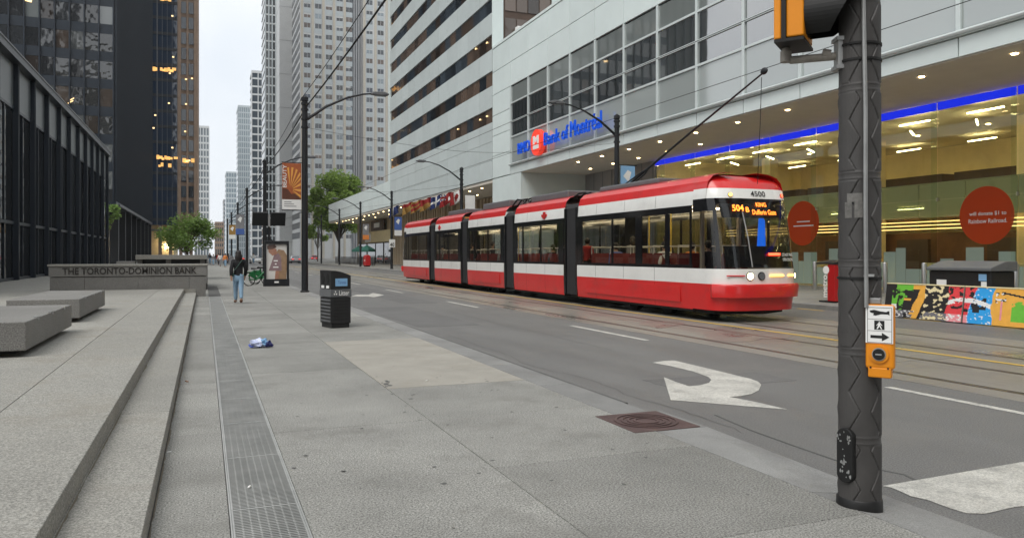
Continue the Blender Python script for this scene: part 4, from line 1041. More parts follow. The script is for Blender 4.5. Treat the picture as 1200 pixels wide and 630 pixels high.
# roof equipment and trolley pole
for ya, yb, h_ in ((25.2, 28.6, .22), (31.0, 34.4, .26), (37.0, 40.0, .2), (19.2, 22.8, .12)):
    MB('bin_grey').box(TC - .75, TC + .75, ya, yb, 3.66, 3.72 + h_).build('roof_pod', tr, bevel=.05)
random.seed(8); cb = MB('rubber')
for k in range(7):
    x = TC - .8 + k * .22; cb.tube([(x, 29.0, 3.62), (x + .03, 29.4, 3.85 + .05 * (k % 3)), (x - .02, 29.9, 3.9), (x, 30.5, 3.66)], .035, 6); cb.tube([(x, 23.3, 3.6), (x, 23.7, 3.74), (x, 24.2, 3.74), (x, 24.7, 3.62)], .03, 6)
cb.build('roof_cable', tr, smooth=True)
MB('under').box(TC - .3, TC + .3, 21.6, 22.7, 3.6, 3.82).build('trolley_base', tr, bevel=.03)
tip = Vector((TC, 15.55, 6.16))
MB('black_steel').tube([(TC, 22.3, 3.85), (TC, 19, 5.0), tip], [.045, .034, .022], 8).build('trolley_pole', tr, smooth=True)
for s in (-1, 1): MB('black_steel').tube([(TC + s * .16, 22.6, 3.78), (TC + s * .1, 21.3, 4.18), (TC, 20.9, 4.33)], .025, 6).build('trolley_spring', tr)
MB('black_steel').ball(tip + Vector((0, -.02, .03)), .05, .13, .09).build('trolley_head', tr, smooth=True)
MB('rubber').tube([tip + Vector((.02, .1, -.1)), (TC + .06, 15.75, 4.9), (TC + .1, 15.9, 3.4)], .009, 5).build('trolley_rope', tr)
# red roundel-like operator mark and small numbers on the side
def maple_or_crest(y, z, s_):
    m = MB('tram_red'); x = TX0 + .03
    m.prism([(y - .20 * s_, z - .02 * s_), (y - .06 * s_, z - .09 * s_), (y, z - .13 * s_), (y + .06 * s_, z - .09 * s_), (y + .20 * s_, z - .02 * s_), (y + .2 * s_, z + .05 * s_), (y + .07 * s_, z + .04 * s_), (y + .07 * s_, z + .13 * s_), (y - .07 * s_, z + .13 * s_), (y - .07 * s_, z + .04 * s_), (y - .2 * s_, z + .05 * s_)], x - .03, x + .01, 'x')
    m.build('operator_crest', tr)
maple_or_crest(26.2, 3.04, 1.1); maple_or_crest(40.0, 3.04, 1.1)
bogw = MB('under').cyl((-.09, 0, 0), (.09, 0, 0), .33, n=20).mesh('wheel')
for y in (18.6, 20.4, 31.8, 33.6, 43.6, 45.4):
    for s in (-.75, .75): put(bogw, 'wheel', tr, (TC + s, y, RZ + .345))
# ================================================================== corner signal pole
PB = px_z(1007, 590, 0.0); PXc, PYc = PB.x, PB.y; PR = .127
sp = thing('signal_pole', 'thick dark grey embossed traffic signal pole on the near corner', 'signal pole', (PXc, PYc, 0))
m = MB('pole_grey'); NA, NZ, Z0, Z1 = 288, 700, -.08, 3.9
per, nf, ring = .245, 3, .556
vs_ = []
for j in range(NZ + 1):
    z = Z0 + (Z1 - Z0) * j / NZ
    fr_ = ((z - .43 + ring * 10) % ring); rd_ = min(fr_, ring - fr_)
    band = max(0, 1 - abs(rd_ - .018) / .007) * .0035
    inpat = rd_ > .03
    tri = abs(((z / per) % 1) * 2 - 1) * 2 - 1
    for i in range(NA):
        th = 2 * math.pi * i / NA; dr_ = band
        if inpat:
            c = (th * nf / (2 * math.pi)) % 1.0
            e0 = .26 + .13 * tri; e1 = .76 - .13 * tri
            g_ = min(abs(c - e0), abs(c - e1)) * (2 * math.pi * PR / nf)
            inside = e0 < c < e1
            rib = .0012 * math.sin(c * 2 * math.pi * 26) if inside else 0
            dr_ = (.0035 + rib if inside else -.0005) - .009 * max(0, 1 - g_ / .0055)
        r_ = PR * (1 - .012 * z) + dr_; vs_.append((PXc + r_ * math.cos(th), PYc + r_ * math.sin(th), z))
m.idx(vs_, [(j * NA + i, j * NA + (i + 1) % NA, (j + 1) * NA + (i + 1) % NA, (j + 1) * NA + i) for j in range(NZ) for i in range(NA)])
m.build('pole_shaft', sp, smooth=True, recalc=False, ang=80)
MB('black_print').lathe([(PR + .012, -.085), (PR + .012, .0), (PR + .010, .045), (PR + .003, .055)], 48, (PXc, PYc, 0)).build('base_ring', sp, smooth=True)
vc = Vector((PXc, PYc, 0)); tocam = Vector((-PXc, -PYc, 0)).normalized(); rgt = Vector((-tocam.y, tocam.x, 0)) 
def around(a, r, z): # a degrees to the right of the camera-facing line
    t = tocam * math.cos(R(a)) + rgt * math.sin(R(a)); return vc + t * r + Vector((0, 0, z)), t
# hand-hole cover with peeling paint
p, t = around(-36, PR + .004, .33); sx_ = Vector((-t.y, t.x, 0))
hh = MB('black_print'); outl = []
for k in range(28):
    a = 2 * math.pi * k / 28; ex, ez = .058 * math.cos(a), (.058 * math.sin(a) + (.115 if math.sin(a) > 0 else -.115)); outl.append((ex, ez))
hh.idx([p + sx_ * a + Vector((0, 0, b)) + t * .016 for a, b in outl] + [p + sx_ * a * 1.05 + Vector((0, 0, b * 1.02)) - t * .03 for a, b in outl], [tuple(range(28))] + [(k, k + 28, (k + 1) % 28 + 28, (k + 1) % 28) for k in range(28)])
ho = hh.build('hand_hole_cover', sp, bevel=.004)
random.seed(14); pe = MB('galv')
for k in range(26):
    a = random.uniform(0, 6.28); rr = random.uniform(.6, .98) if k < 18 else random.uniform(0, .5); cx, cz = .052 * math.cos(a) * rr, (.05 * math.sin(a) + (.11 if math.sin(a) > 0 else -.11)) * rr
    q = p + sx_ * cx + Vector((0, 0, cz)) + t * .0175; n = 7; s_ = random.uniform(.003, .009)
    pe.face([q + sx_ * (s_ * random.uniform(.5, 1.3) * math.cos(6.28 * j / n)) + Vector((0, 0, 1.6 * s_ * random.uniform(.5, 1.3) * math.sin(6.28 * j / n))) for j in range(n)])
pe.build('bare_metal_spot', ho, recalc=False)['kind'] = 'stuff'
# conduit, straps, sticker
pc, tcn = around(14, PR + .018, 0)
pts = [pc + Vector((0, 0, 1.27)) + rgt * .005, pc + Vector((0, 0, 1.9)), pc + Vector((0, 0, 2.5)), pc + Vector((0, 0, 3.2)) - rgt * .012, pc + Vector((0, 0, 3.88)) - rgt * .03]
MB('galv').tube(pts, .0135, 10).build('conduit', sp, smooth=True)
for z in (2.93, 2.83, 1.45): MB('signal_black').lathe([(PR + .001, z - .008), (PR + .006, z - .007), (PR + .006, z + .007), (PR + .001, z + .008)], 40, (PXc, PYc, 0)).build('strap', sp)
MB('galv').obox(pc + Vector((0, 0, 1.47)) + rgt * .02, rgt * .03, tocam * .006, Vector((.2, 0, 1)).normalized() * .008).build('strap_tail', sp)
sk_ = MB('sticker'); N = 8
for k in range(N):
    a0, a1 = -40 + 55 * k / N, -40 + 55 * (k + 1) / N
    for zz0, zz1 in ((1.83, 1.93), (1.93, 1.985)):
        if (k in (0, 7) and zz1 > 1.95) or (k == 3 and zz0 < 1.9): continue
        sk_.face([around(a0, PR + .003, zz0)[0], around(a1, PR + .003, zz0)[0], around(a1, PR + .003, zz1)[0], around(a0, PR + .003, zz1)[0]])
sk_.build('torn_sticker', sp, recalc=False)
# push button unit
pb = thing('push_button', 'orange pedestrian push button with a white walk sign on the pole', 'push button', tuple(around(38, PR + .03, .85)[0]))
bc, bt_ = around(44, PR + .045, 0); fwd = (tocam * .97 + rgt * -.22).normalized(); brt = Vector((-fwd.y, fwd.x, 0)); up = Vector((0, 0, 1))
def P(a, b, c): return bc + brt * a + fwd * c + up * b
bm_ = MB('signal_orange').obox(P(0, 1.09, 0), brt * .083, fwd * .03, up * .20); bm_.build('housing', pb, bevel=.02, seg=3)
MB('signal_orange').obox(P(0, .87, .004), brt * .066, fwd * .028, up * .032).build('base_cap', pb, bevel=.008)
pl = MB('white_print').obox(P(.0, 1.168, .031), brt * .078, fwd * .003, up * .116).build('sign_plate', pb, bevel=.0)
def flat(mat, pts, nm, par, c=.0352, dx=0, dz=0): MB(mat).face([P(a + dx, b + dz, c) for a, b in pts]).build(nm, par, recalc=False)
fr = MB('black_print')
for a0, a1, b0, b1 in ((-.068, -.0655, 1.057, 1.273), (.0695, .072, 1.057, 1.273), (-.068, .072, 1.0545, 1.057), (-.068, .072, 1.2705, 1.273), (-.068, .072, 1.127, 1.129), (-.068, .072, 1.199, 1.201)): fr.face([P(a, b, .0349) for a, b in ((a0, b0), (a1, b0), (a1, b1), (a0, b1))])
fr.build('sign_border', pl, recalc=False)
flat('black_print', [(-.05, 1.083), (.015, 1.083), (.015, 1.066), (.058, 1.092), (.015, 1.118), (.015, 1.101), (-.05, 1.101)], 'arrow_mark', pl)
flat('black_print', [(-.028, 1.136), (.030, 1.136), (.030, 1.192), (-.028, 1.192)], 'walk_square', pl)
wk = MB('white_print')
for q in ([(-.002, 1.181), (.004, 1.181), (.004, 1.187), (-.002, 1.187)], [(-.007, 1.160), (.007, 1.160), (.007, 1.179), (-.004, 1.179)], [(-.015, 1.140), (-.008, 1.140), (.004, 1.160), (-.006, 1.162)], [(.010, 1.140), (.017, 1.140), (.007, 1.162), (.0, 1.160)], [(-.016, 1.162), (-.005, 1.178), (-.005, 1.171), (-.013, 1.159)], [(.007, 1.178), (.018, 1.163), (.015, 1.160), (.006, 1.170)]):
    wk.face([P(a, b, .0358) for a, b in q])
wk.build('walking_figure', pl, recalc=False)
flat('black_print', [(-.055, 1.252), (-.03, 1.258), (.005, 1.25), (.04, 1.246), (.05, 1.252), (.058, 1.252), (.058, 1.226), (.05, 1.232), (.01, 1.232), (-.02, 1.222), (-.035, 1.225), (-.03, 1.236), (-.05, 1.240)], 'hand_mark', pl)
MB('signal_orange').cyl(P(.0, .985, .03), P(.0, .985, .042), .055, n=32).build('button_ring', pb, smooth=True)
MB('galv').cyl(P(.0, .985, .042), P(.0, .985, .046), .040, n=32).build('button_rim', pb, smooth=True)
MB('signal_black').cyl(P(.0, .985, .046), P(.0, .985, .055), .034, n=32).build('button', pb, smooth=True)
MB('galv').obox(P(0, .985, .0555), brt * .018, fwd * .0005, up * .004).build('button_mark', pb)
for a in (-.05, .05): MB('black_steel').cyl(P(a, .90, .03), P(a, .90, .036), .006, n=8).build('screw', pb)
MB('galv').obox(P(-.05, 1.31, -.02), brt * .05, fwd * .02, up * .018).build('mount', pb, bevel=.004); MB('galv').obox(P(-.09, 1.01, -.03), brt * .03, fwd * .03, up * .016).build('mount', pb, bevel=.004)
# signal head
sh = thing('traffic_signal', 'orange traffic signal head seen from below beside the grey pole', 'traffic light', tuple(vc + Vector((0, 0, 2.9))))
D0 = dep(PXc, PYc)
CF = Vector((SA, CA, 0)); CR = Vector((CA, -SA, 0))
def cam_pt(u, v, d): return CF * d + CR * ((u - 600) * d / FPX) + up * z_at(v, d)
hdir = (CR * .86 - CF * .51).normalized(); hs = Vector((-hdir.y, hdir.x, 0))       # the way it faces; its side
hb = cam_pt(921, 57, D0 + .10)
def Hh(a, b, c): return hb + hdir * a + hs * b + up * c      # a: forward, b: to its left, c: up
for i in range(3):
    z0 = .02 + i * .345
    s_ = MB('signal_orange').obox(Hh(-.02, 0, z0 + .17), hdir * .024, hs * .165, up * .168).build('section', sh, bevel=.012, seg=3)
    MB('signal_black').obox(Hh(.018, 0, z0 + .17), hdir * .014, hs * .172, up * .170).build('door_seal', s_)
    MB('signal_orange').obox(Hh(.085, 0, z0 + .17), hdir * .053, hs * .160, up * .160).build('door', s_, bevel=.01)
    MB('lens_dark').cyl(Hh(.12, 0, z0 + .17), Hh(.142, 0, z0 + .17), .14, n=32).build('lens', s_, smooth=True)
    vo, vi = MB('signal_black'), MB('signal_black'); n = 40
    for k in range(n):
        a0, a1 = [(-.5 * math.pi + 2 * math.pi * q / n) for q in (k, k + 1)]
        def vl(a): return .10 + .20 * (.5 + .5 * math.sin(a)) ** .8 + .03
        def pt(a, l, r_): return Hh(.130 + l, r_ * math.cos(a), z0 + .17 + r_ * math.sin(a))
        if .5 + .5 * math.sin((a0 + a1) / 2) < .06: continue
        vo.face([pt(a0, 0, .152), pt(a1, 0, .152), pt(a1, vl(a1), .152), pt(a0, vl(a0), .152)]); vi.face([pt(a0, 0, .148), pt(a0, vl(a0), .148), pt(a1, vl(a1), .148), pt(a1, 0, .148)])
    vo.build('visor', s_, smooth=True, recalc=False); vi.build('visor_lining', s_, smooth=True, recalc=False)
MB('signal_black').obox(Hh(.05, 0, .012), hdir * .09, hs * .172, up * .010).build('bottom_plate', sh)
pa = Hh(0, 0, .0); pbk = around(-75, PR, pa.z - .07)[0]
MB('galv_old').tube([pa, pa - up * .055, pa - up * .072 + (pbk - pa).normalized() * .03, pbk - up * .0], .026, 12).build('bracket_pipe', sh, smooth=True)
MB('galv_old').cyl(pa - up * .09, pa - up * .02, .036, n=14).build('pipe_coupling', sh, smooth=True); MB('galv_old').cyl(pbk - (pbk - pa).normalized() * .1, pbk - (pbk - pa).normalized() * .05, .033, n=14).build('pipe_coupling', sh, smooth=True)
q, t = around(-70, PR + .0, pa.z - .06); MB('galv').obox(q, t * .02, Vector((-t.y, t.x, 0)) * .045, up * .085).build('clamp', sh, bevel=.008)
MB('galv').obox(q + up * .09, t * .03, Vector((-t.y, t.x, 0)) * .055, up * .012).obox(q - up * .09, t * .03, Vector((-t.y, t.x, 0)) * .055, up * .012).build('clamp_lip', sh)

# ================================================================== street lamps
def make_lamp(label, group):
    t = thing('street_lamp', label, 'street lamp', (0, 0, 0), group, local=True)
    MB('black_steel').lathe([(.19, 0), (.19, .05), (.14, .08), (.135, 3), (.115, 8.1)], 20).build('pole', t, smooth=True)
    c = MB('black_steel')
    for z in (7.0, 7.35, 7.75, 8.0): c.lathe([(.12, z - .04), (.155, z - .04), (.155, z + .04), (.12, z + .04)], 16)
    c.build('collar', t); MB('black_steel').lathe([(.13, 8.1), (.15, 8.12), (.15, 8.26), (.05, 8.34)], 16).build('cap', t)
    MB('black_steel').tube([(.1, 0, 7.35), (.9, 0, 7.95), (1.8, 0, 8.40), (2.5, 0, 8.60), (2.95, 0, 8.66)], [.065, .055, .045, .04, .035], 8).build('arm', t, smooth=True)
    h = MB('bin_grey').prism([(2.8, 8.61), (2.9, 8.73), (3.4, 8.76), (3.62, 8.68), (3.6, 8.62), (3.2, 8.58)], -.14, .14, 'y').build('lamp_head', t, bevel=.03, seg=2)
    MB('pale_glass').box(3.0, 3.5, -.1, .1, 8.565, 8.579).build('lens', h)
    return t
near_y = [33.6, 57.2, 82.0, 105.5, 130, 154]; far_y = [32.6, 56.8, 80.8, 98.5, 115, 134]
lbl_n = ['black street lamp by the orange hanging banner on the near kerb', 'second black lamp along the near kerb, past the advertising panel'] + [f'{n} black lamp along the near kerb' for n in ('third', 'fourth', 'fifth', 'sixth')]
lbl_f = ['black street lamp in front of the blue bank sign', 'black street lamp by the red ensign flags across the street', 'black lamp with the speed limit sign across the street', 'black lamp beyond the speed sign across the street', 'black lamp next to the silver car across the street', 'farthest black lamp at the end of the low wing']
L0 = make_lamp(lbl_n[0], 'street lamps along the kerbs'); L0.location = (3.95, near_y[0], 0)
for y, l_ in zip(near_y[1:], lbl_n[1:]): copy_thing(L0, (3.95, y, 0), 0, l_)
for y, l_ in zip(far_y, lbl_f): copy_thing(L0, (18.5, y, .03), R(180), l_)
# cables along the near poles and across the street
def cable(name, label, pts, r=.016, sag=.0):
    P_ = []
    for a, b in zip(pts, pts[1:]):
        a, b = Vector(a), Vector(b)
        for k in range(12):
            f = k / 12; q = a.lerp(b, f); q.z -= sag * 4 * f * (1 - f); P_.append(q)
    P_.append(Vector(pts[-1])); return tag(MB('rubber').tube(P_, r, 6).build(name), label, 'cable')
cable('feeder_cable', 'thick black cable running overhead from lamp to lamp along the near kerb', [(4.02, 2, 8.0)] + [(4.02, y, 7.9) for y in near_y], .028, .25)
cable('thin_cable', 'thin black cable slung beside the thick one along the near kerb', [(3.80, 2, 8.4)] + [(3.80, y, 8.2) for y in near_y], .012, .35)
cable('trolley_wire', 'overhead trolley wire above the streetcar track', [(TC, -20, 6.25), (TC, 15.4, 6.25), (TC, 160, 6.25)], .008)
cable('trolley_wire', 'overhead trolley wire above the empty near track', [(9.98, -20, 6.25), (9.98, 160, 6.25)], .008)
for i, (ya, yb) in enumerate(zip(near_y[:4], far_y[:4])):
    cable('span_wire', ['span wire from the banner lamp across to the bank sign lamp', 'span wire from the second near lamp to the ensign lamp', 'span wire from the third near lamp to the speed sign lamp', 'span wire from the fourth near lamp across the street'][i], [(3.95, ya, 7.0), (9.98, (ya * .58 + yb * .42), 6.3), (TC, (ya * .37 + yb * .63), 6.3), (18.5, yb, 7.0)], .007, .05)

# ---- hanging banner on the first near lamp
bn = thing('banner', 'orange and white BEAUTY banner hanging from the first near lamp', 'banner', (3.4, 33.6, 3.5))
MB('banner_orange').box(3.02, 3.80, 33.585, 33.6, 3.92, 5.45).build('cloth', bn); MB('flag_white').box(3.02, 3.80, 33.585, 33.6, 3.50, 3.915).build('lower_cloth', bn)
gb = MB('banner_gold')
for k in range(9):
    a = R(100 - k * 17); c = (3.36, 4.35); q = [(c[0] + r_ * math.cos(a + da), c[1] + r_ * 1.5 * math.sin(a + da)) for r_, da in ((.10, -.05), (.62, -.08), (.62, .06), (.10, .05))]
    gb.face([(max(3.05, min(3.79, x)), 33.58, min(5.42, max(3.95, z))) for x, z in q])
gb.build('sunburst_print', bn, recalc=False)
MB('banner_brown').face([(3.03, 33.581, 3.93), (3.79, 33.581, 3.93), (3.7, 33.581, 4.2), (3.4, 33.581, 4.15), (3.25, 33.581, 4.35), (3.03, 33.581, 4.4)]).build('dark_print', bn, recalc=False)
text_mb('BEAUTY', 'flag_white', .95, .16, Matrix(((0, -1, 0), (0, 0, -1), (1, 0, 0))), (3.20, 33.578, 4.42), 0, .01, 'l').build('lettering', bn, recalc=False)
for k in range(3): MB('cloth_grey').face([(3.1, 33.58, 3.62 + .09 * k), (3.1 + .5 - .1 * k, 33.58, 3.62 + .09 * k), (3.1 + .5 - .1 * k, 33.58, 3.65 + .09 * k), (3.1, 33.58, 3.65 + .09 * k)]).build('small_print', bn, recalc=False)
for z in (5.48, 3.47): MB('black_steel').cyl((3.0, 33.595, z), (3.9, 33.595, z), .02, n=8).build('banner_arm', bn)

# ---- litter bin
lb = thing('litter_bin', 'black litter bin with slatted sides on the near pavement', 'litter bin', (2.68, 17.2, 0), rotz=R(14), local=True)
def LBM(mat): return MB(mat)
lb.scale = (.77, .77, .98)
MB('bin_black').box(-.27, .27, -.36, .36, .0, .10).build('plinth', lb, bevel=.01)
MB('bin_black').box(-.30, .30, -.39, .39, .10, .68).build('lower_body', lb, bevel=.012)
MB('bin_grey').box(-.315, .315, -.405, .405, .69, .86).build('label_band', lb, bevel=.008)
hp = [(-.30, .865), (.30, .865), (.30, 1.16), (.17, 1.205), (0, 1.25), (-.17, 1.275), (-.31, 1.28)]
MB('bin_black').prism(hp, -.395, .395, 'y').build('hood', lb, bevel=.012)
for k in range(7): MB('bin_grey').box(-.312, -.301, -.36, .36, .14 + k * .077, .175 + k * .077).build('slat', lb)
for k in range(7):
    for j in range(7): MB('signal_black').box(-.18 + j * .06 - .014, -.18 + j * .06 + .014, -.395, -.3905, .18 + k * .066, .215 + k * .066).build('perforation', lb)
text_mb('Litter', 'white_print', .30, .105, FY, (.09, -.407, .725), 0, .008).build('lettering', lb, recalc=False)
rc = MB('white_print')
for k in range(3):
    a = R(90 + 120 * k); c = Vector((-.17 + .035 * math.cos(a), .775 + .035 * math.sin(a))); rc.face([(c.x + .028 * math.cos(a + R(q)), -.407, c.y + .028 * math.sin(a + R(q))) for q in (60, 180, 300)])
rc.build('recycle_mark', lb, recalc=False)
MB('blue_label').box(-.17, .19, -.402, -.396, .93, 1.10).build('blue_plate', lb); text_mb('Toronto', 'cloth_blue', .24, .07, FY, (.03, -.403, .98), 0, .006).build('lettering', lb, recalc=False)
for yc in (-.18, .18): MB('signal_black').prism([(yc + .10 * math.cos(6.283 * k / 20), 1.10 + .12 * math.sin(6.283 * k / 20)) for k in range(20)], -.312, -.30, 'x').build('opening', lb); MB('white_print').box(-.316, -.301, yc - .09, yc + .09, .88, .94).build('icon_plate', lb)

# ---- advertising panel
ap = thing('advertising_panel', 'black framed advertising panel with a portrait poster on the pavement', 'advertising panel', (3.35, 40.4, 0))
MB('black_steel').box(2.72, 3.98, 40.3, 40.52, .0, .36).build('base', ap, bevel=.01)
MB('black_steel').box(2.76, 2.86, 40.3, 40.5, .36, 2.12).build('frame_side', ap); MB('black_steel').box(3.86, 3.96, 40.3, 40.5, .36, 2.12).build('frame_side', ap); MB('black_steel').box(2.76, 3.96, 40.3, 40.5, 2.12, 2.28).build('frame_top', ap, bevel=.01)
po = MB('poster_back').box(2.86, 3.86, 40.38, 40.46, .36, 2.12).build('poster', ap)
def pf(mat, pts, y, nm): MB(mat).face([(2.86 + a, y, .36 + b) for a, b in pts]).build(nm, po, recalc=False)
pf('poster_tan', [(.55, 0), (.97, 0), (1.0, .5), (1.0, 1.2), (.85, 1.45), (.6, 1.5), (.45, 1.3), (.5, .6)], 40.377, 'coat_print')
pf('poster_mauve', [(.12, .42), (.75, .42), (.72, 1.1), (.6, 1.3), (.4, 1.28), (.28, .9)], 40.374, 'shirt_print')
pf('poster_skin', [(.12, 1.35), (.3, 1.18), (.52, 1.25), (.5, 1.5), (.3, 1.6), (.1, 1.5)], 40.372, 'face_print'); pf('poster_hair', [(.05, 1.5), (.3, 1.5), (.5, 1.6), (.42, 1.74), (.15, 1.74), (.05, 1.66)], 40.370, 'hair_print')
pf('poster_skin', [(.42, .0), (.6, .0), (.62, .4), (.45, .42)], 40.372, 'leg_print')
for i, w_ in enumerate((.2, .08, .26)): MB('white_print').box(3.32 - w_ / 2, 3.32 + w_ / 2, 40.366, 40.369, 1.25 - .16 * i, 1.31 - .16 * i).build('print_line', po)
MB('white_print').box(3.25, 3.46, 40.296, 40.30, .17, .25).build('plate', ap)
# ---- solar kiosk of the bicycle station
sk2 = thing('solar_kiosk', 'twin black solar panels on a braced post behind the advertising panel', 'solar panel', (3.3, 46.5, 0))
MB('black_steel').cyl((3.45, 46.5, 0), (3.45, 46.5, 3.4), .07, n=12).build('post', sk2); MB('black_steel').tube([(3.45, 46.5, 2.6), (4.1, 46.4, 1.9), (4.3, 46.4, 1.7)], .04, 6).build('brace', sk2)
for x0, x1 in ((2.52, 3.38), (3.52, 4.36)): MB('black_steel').obox(((x0 + x1) / 2, 46.4, 3.65), ((x1 - x0) / 2, 0, 0), (0, .02, .03), (0, -.22, .36)).build('solar_panel', sk2, bevel=.01)
MB('galv').box(3.40, 3.50, 46.3, 46.6, 3.2, 3.9).build('bracket', sk2)
# ---- bicycles
def bike(label, loc, rz):
    t = thing('bicycle', label, 'bicycle', loc, 'bicycles docked by the kerb', rz, local=True)
    for x, nm in ((-.52, 'rear_wheel'), (.52, 'front_wheel')):
        w_ = MB('rubber'); n = 28
        w_.tube([(x + .33 * math.cos(6.2832 * k / n), 0, .34 + .33 * math.sin(6.2832 * k / n)) for k in range(n + 1)], .024, 6, False); o = w_.build(nm, t, smooth=True)
        s_ = MB('galv')
        for k in range(10): s_.cyl((x, 0, .34), (x + .31 * math.cos(.628 * k), 0, .34 + .31 * math.sin(.628 * k)), .004, n=4)
        s_.build('spoke', o)
        f_ = MB('bike_green')
        for k in range(9):
            a0, a1 = R(20 + 16 * k), R(36 + 16 * k); f_.prism([(x + r_ * math.cos(a), .34 + r_ * math.sin(a)) for r_, a in ((.36, a0), (.36, a1), (.385, a1), (.385, a0))], -.04, .04, 'y')
        f_.build('mudguard', o)
    f = MB('bike_green'); f.prism([(-.52, .55), (-.30, .40), (-.15, .34), (-.28, .74), (-.45, .70)], -.05, .05, 'y'); f.build('skirt_guard', t)
    MB('bike_green').tube([(-.52, 0, .34), (-.1, 0, .30), (.35, 0, .72)], .035, 6).tube([(-.1, 0, .3), (-.24, 0, .82)], .028, 6).tube([(.52, 0, .34), (.38, 0, .82), (.34, 0, 1.02)], .028, 6).build('frame', t, smooth=True)
    MB('rubber').prism([(-.38, .84), (-.1, .86), (-.1, .90), (-.38, .92)], -.08, .08, 'y').build('saddle', t, bevel=.02)
    MB('rubber').tube([(.25, -.28, 1.08), (.36, -.2, 1.06), (.36, .2, 1.06), (.25, .28, 1.08)], .016, 6).build('handlebar', t)
    MB('black_steel').box(.40, .66, -.16, .16, .80, 1.02).build('basket', t, bevel=.02)
    return t
bike('green share bicycle with black basket right of the walking woman', (2.55, 41.5, 0), R(28))
bike('share bicycle parked behind the front green bicycle', (2.95, 43.2, 0), R(24))
bike('farthest share bicycle in the row by the kerb', (3.1, 45.0, 0), R(20))

# ---- plastic litter on the pavement
pl0 = px_z(306, 407, 0)
pk = thing('plastic_bag', 'crumpled blue and white plastic packet lying on the pavement', 'litter', tuple(pl0))
random.seed(6)
def crumple(mat, c, rx, ry, rz, nm, sd):
    b = MB(mat); b.ball(c, rx, ry, rz, 18, 11); V = []
    for v in b.v:
        q = Vector(v) - Vector(c); n_ = noise.noise(q * 20 + Vector((sd, 0, 0))) + .6 * noise.noise(q * 55 + Vector((0, sd, 0))); q *= 1 + .7 * n_; q.z = max(q.z, -rz * .75); V.append(tuple(q + Vector(c)))
    b.v = V; b.build(nm, pk, smooth=False)
r2 = CR
crumple('plastic_pale', pl0 + r2 * -.03 + up * .07, .14, .10, .08, 'pale_film', 1); crumple('plastic_navy', pl0 + r2 * .13 + up * .06, .06, .06, .06, 'dark_end', 3); crumple('plastic_blue', pl0 + r2 * -.09 + up * .045, .10, .08, .045, 'blue_film', 5)
crumple('blue_label', pl0 + r2 * .05 + up * .085, .08, .07, .06, 'blue_patch', 7)
# small bits
random.seed(12)
for u, v, lab in ((200, 425, 'brown dead leaf lying below the lower step'), (219, 447, 'brown scrap of paper on the lowest paving by the grating'), (86, 561, 'pale cigarette end on the lower step'), (97, 547, 'second pale cigarette end on the lower step'), (198, 530, 'white cigarette end at the foot of the steps'), (292, 571, 'white scrap lying on the drain grating'), (500, 446, 'white scrap of paper on the concrete patch')):
    z = .15 if u < 150 else .001; p = px_z(u, v, z); s_ = .035 if 'leaf' in lab or 'brown' in lab else .018
    m = MB('flag_white' if 'white' in lab or 'pale' in lab else 'wood'); a = random.uniform(0, 3)
    m.obox(p + up * (.006), Vector((math.cos(a), math.sin(a), .1)) * s_, Vector((-math.sin(a), math.cos(a), 0)) * s_ * .35, up * .006)
    tag(m.build('litter_scrap', None, bevel=.003), lab, 'litter')

# ================================================================== far pavement things
nb_ = thing('newspaper_box', 'red newspaper box with white metro lettering on the far kerb', 'newspaper box', (18.9, 19.15, .06))
MB('box_red').box(18.62, 19.12, 18.75, 19.05, .10, 1.28).build('body', nb_, bevel=.02); MB('black_steel').box(18.66, 19.08, 18.80, 19.45, .03, .1).build('foot', nb_); MB('bin_black').prism([(18.60, 1.285), (19.14, 1.285), (19.14, 1.42), (18.60, 1.34)], 18.73, 19.52, 'y').build('lid', nb_, bevel=.01)
text_mb('metro', 'white_print', .72, .19, Matrix(((0, -1, 0), (0, 0, -1), (1, 0, 0))) if False else Matrix(((1, 0, 0), (0, 1, 0), (0, 0, 1))) @ Matrix(((0, 0, -1), (0, 1, 0), (1, 0, 0))), (18.616, 19.05, .22), 0, .02, 'l').build('lettering', nb_, recalc=False)
gl_ = MB('white_print'); gl_.prism([(19.10 + .13 * math.cos(6.283 * k / 24), 1.10 + .13 * math.sin(6.283 * k / 24)) for k in range(24)], 18.613, 18.618, 'x'); gl_.build('globe_mark', nb_); nb_.location.y += .15
bol = MB('stainless').lathe([(.085, 0), (.085, 1.12), (.07, 1.16), (.0, 1.165)], 20).mesh('post', smooth=True)
for y, l_ in ((24.6, 'stainless bollard left of the red newspaper box'), (21.1, 'stainless bollard just right of the grey signal pole'), (19.45, 'stainless bollard between the signal pole and the black cabinet'), (16.2, 'stainless bollard right of the black cabinet'), (27.8, 'stainless bollard behind the streetcar rear')):
    t = thing('bollard', l_, 'bollard', (23.2, y, .15), 'stainless bollards before the bank'); put(bol, 'post', t, (23.2, y, .15))
    c_ = MB('galv').lathe([(.11, 0), (.11, .02), (.09, .025)], 20, (23.2, y, .15)); c_.build('base_plate', t)
cbx = thing('black_cabinet', 'low black cabinet with sloping lid behind the painted barrier', 'cabinet', (19.5, 14.9, .06))
MB('bin_black').box(19.1, 20.0, 14.0, 15.85, .06, 1.15).build('body', cbx, bevel=.02); MB('bin_grey').prism([(19.02, 1.155), (20.05, 1.155), (20.05, 1.42), (19.6, 1.42), (19.02, 1.24)], 13.95, 15.9, 'y').build('lid', cbx, bevel=.02)
MB('blue_label').box(19.085, 19.098, 14.12, 14.34, .9, 1.08).build('sticker', cbx); MB('white_print').box(19.085, 19.098, 14.12, 14.27, .72, .88).build('sticker', cbx); MB('white_print').box(19.085, 19.098, 15.3, 15.6, .75, .9).build('sticker', cbx)
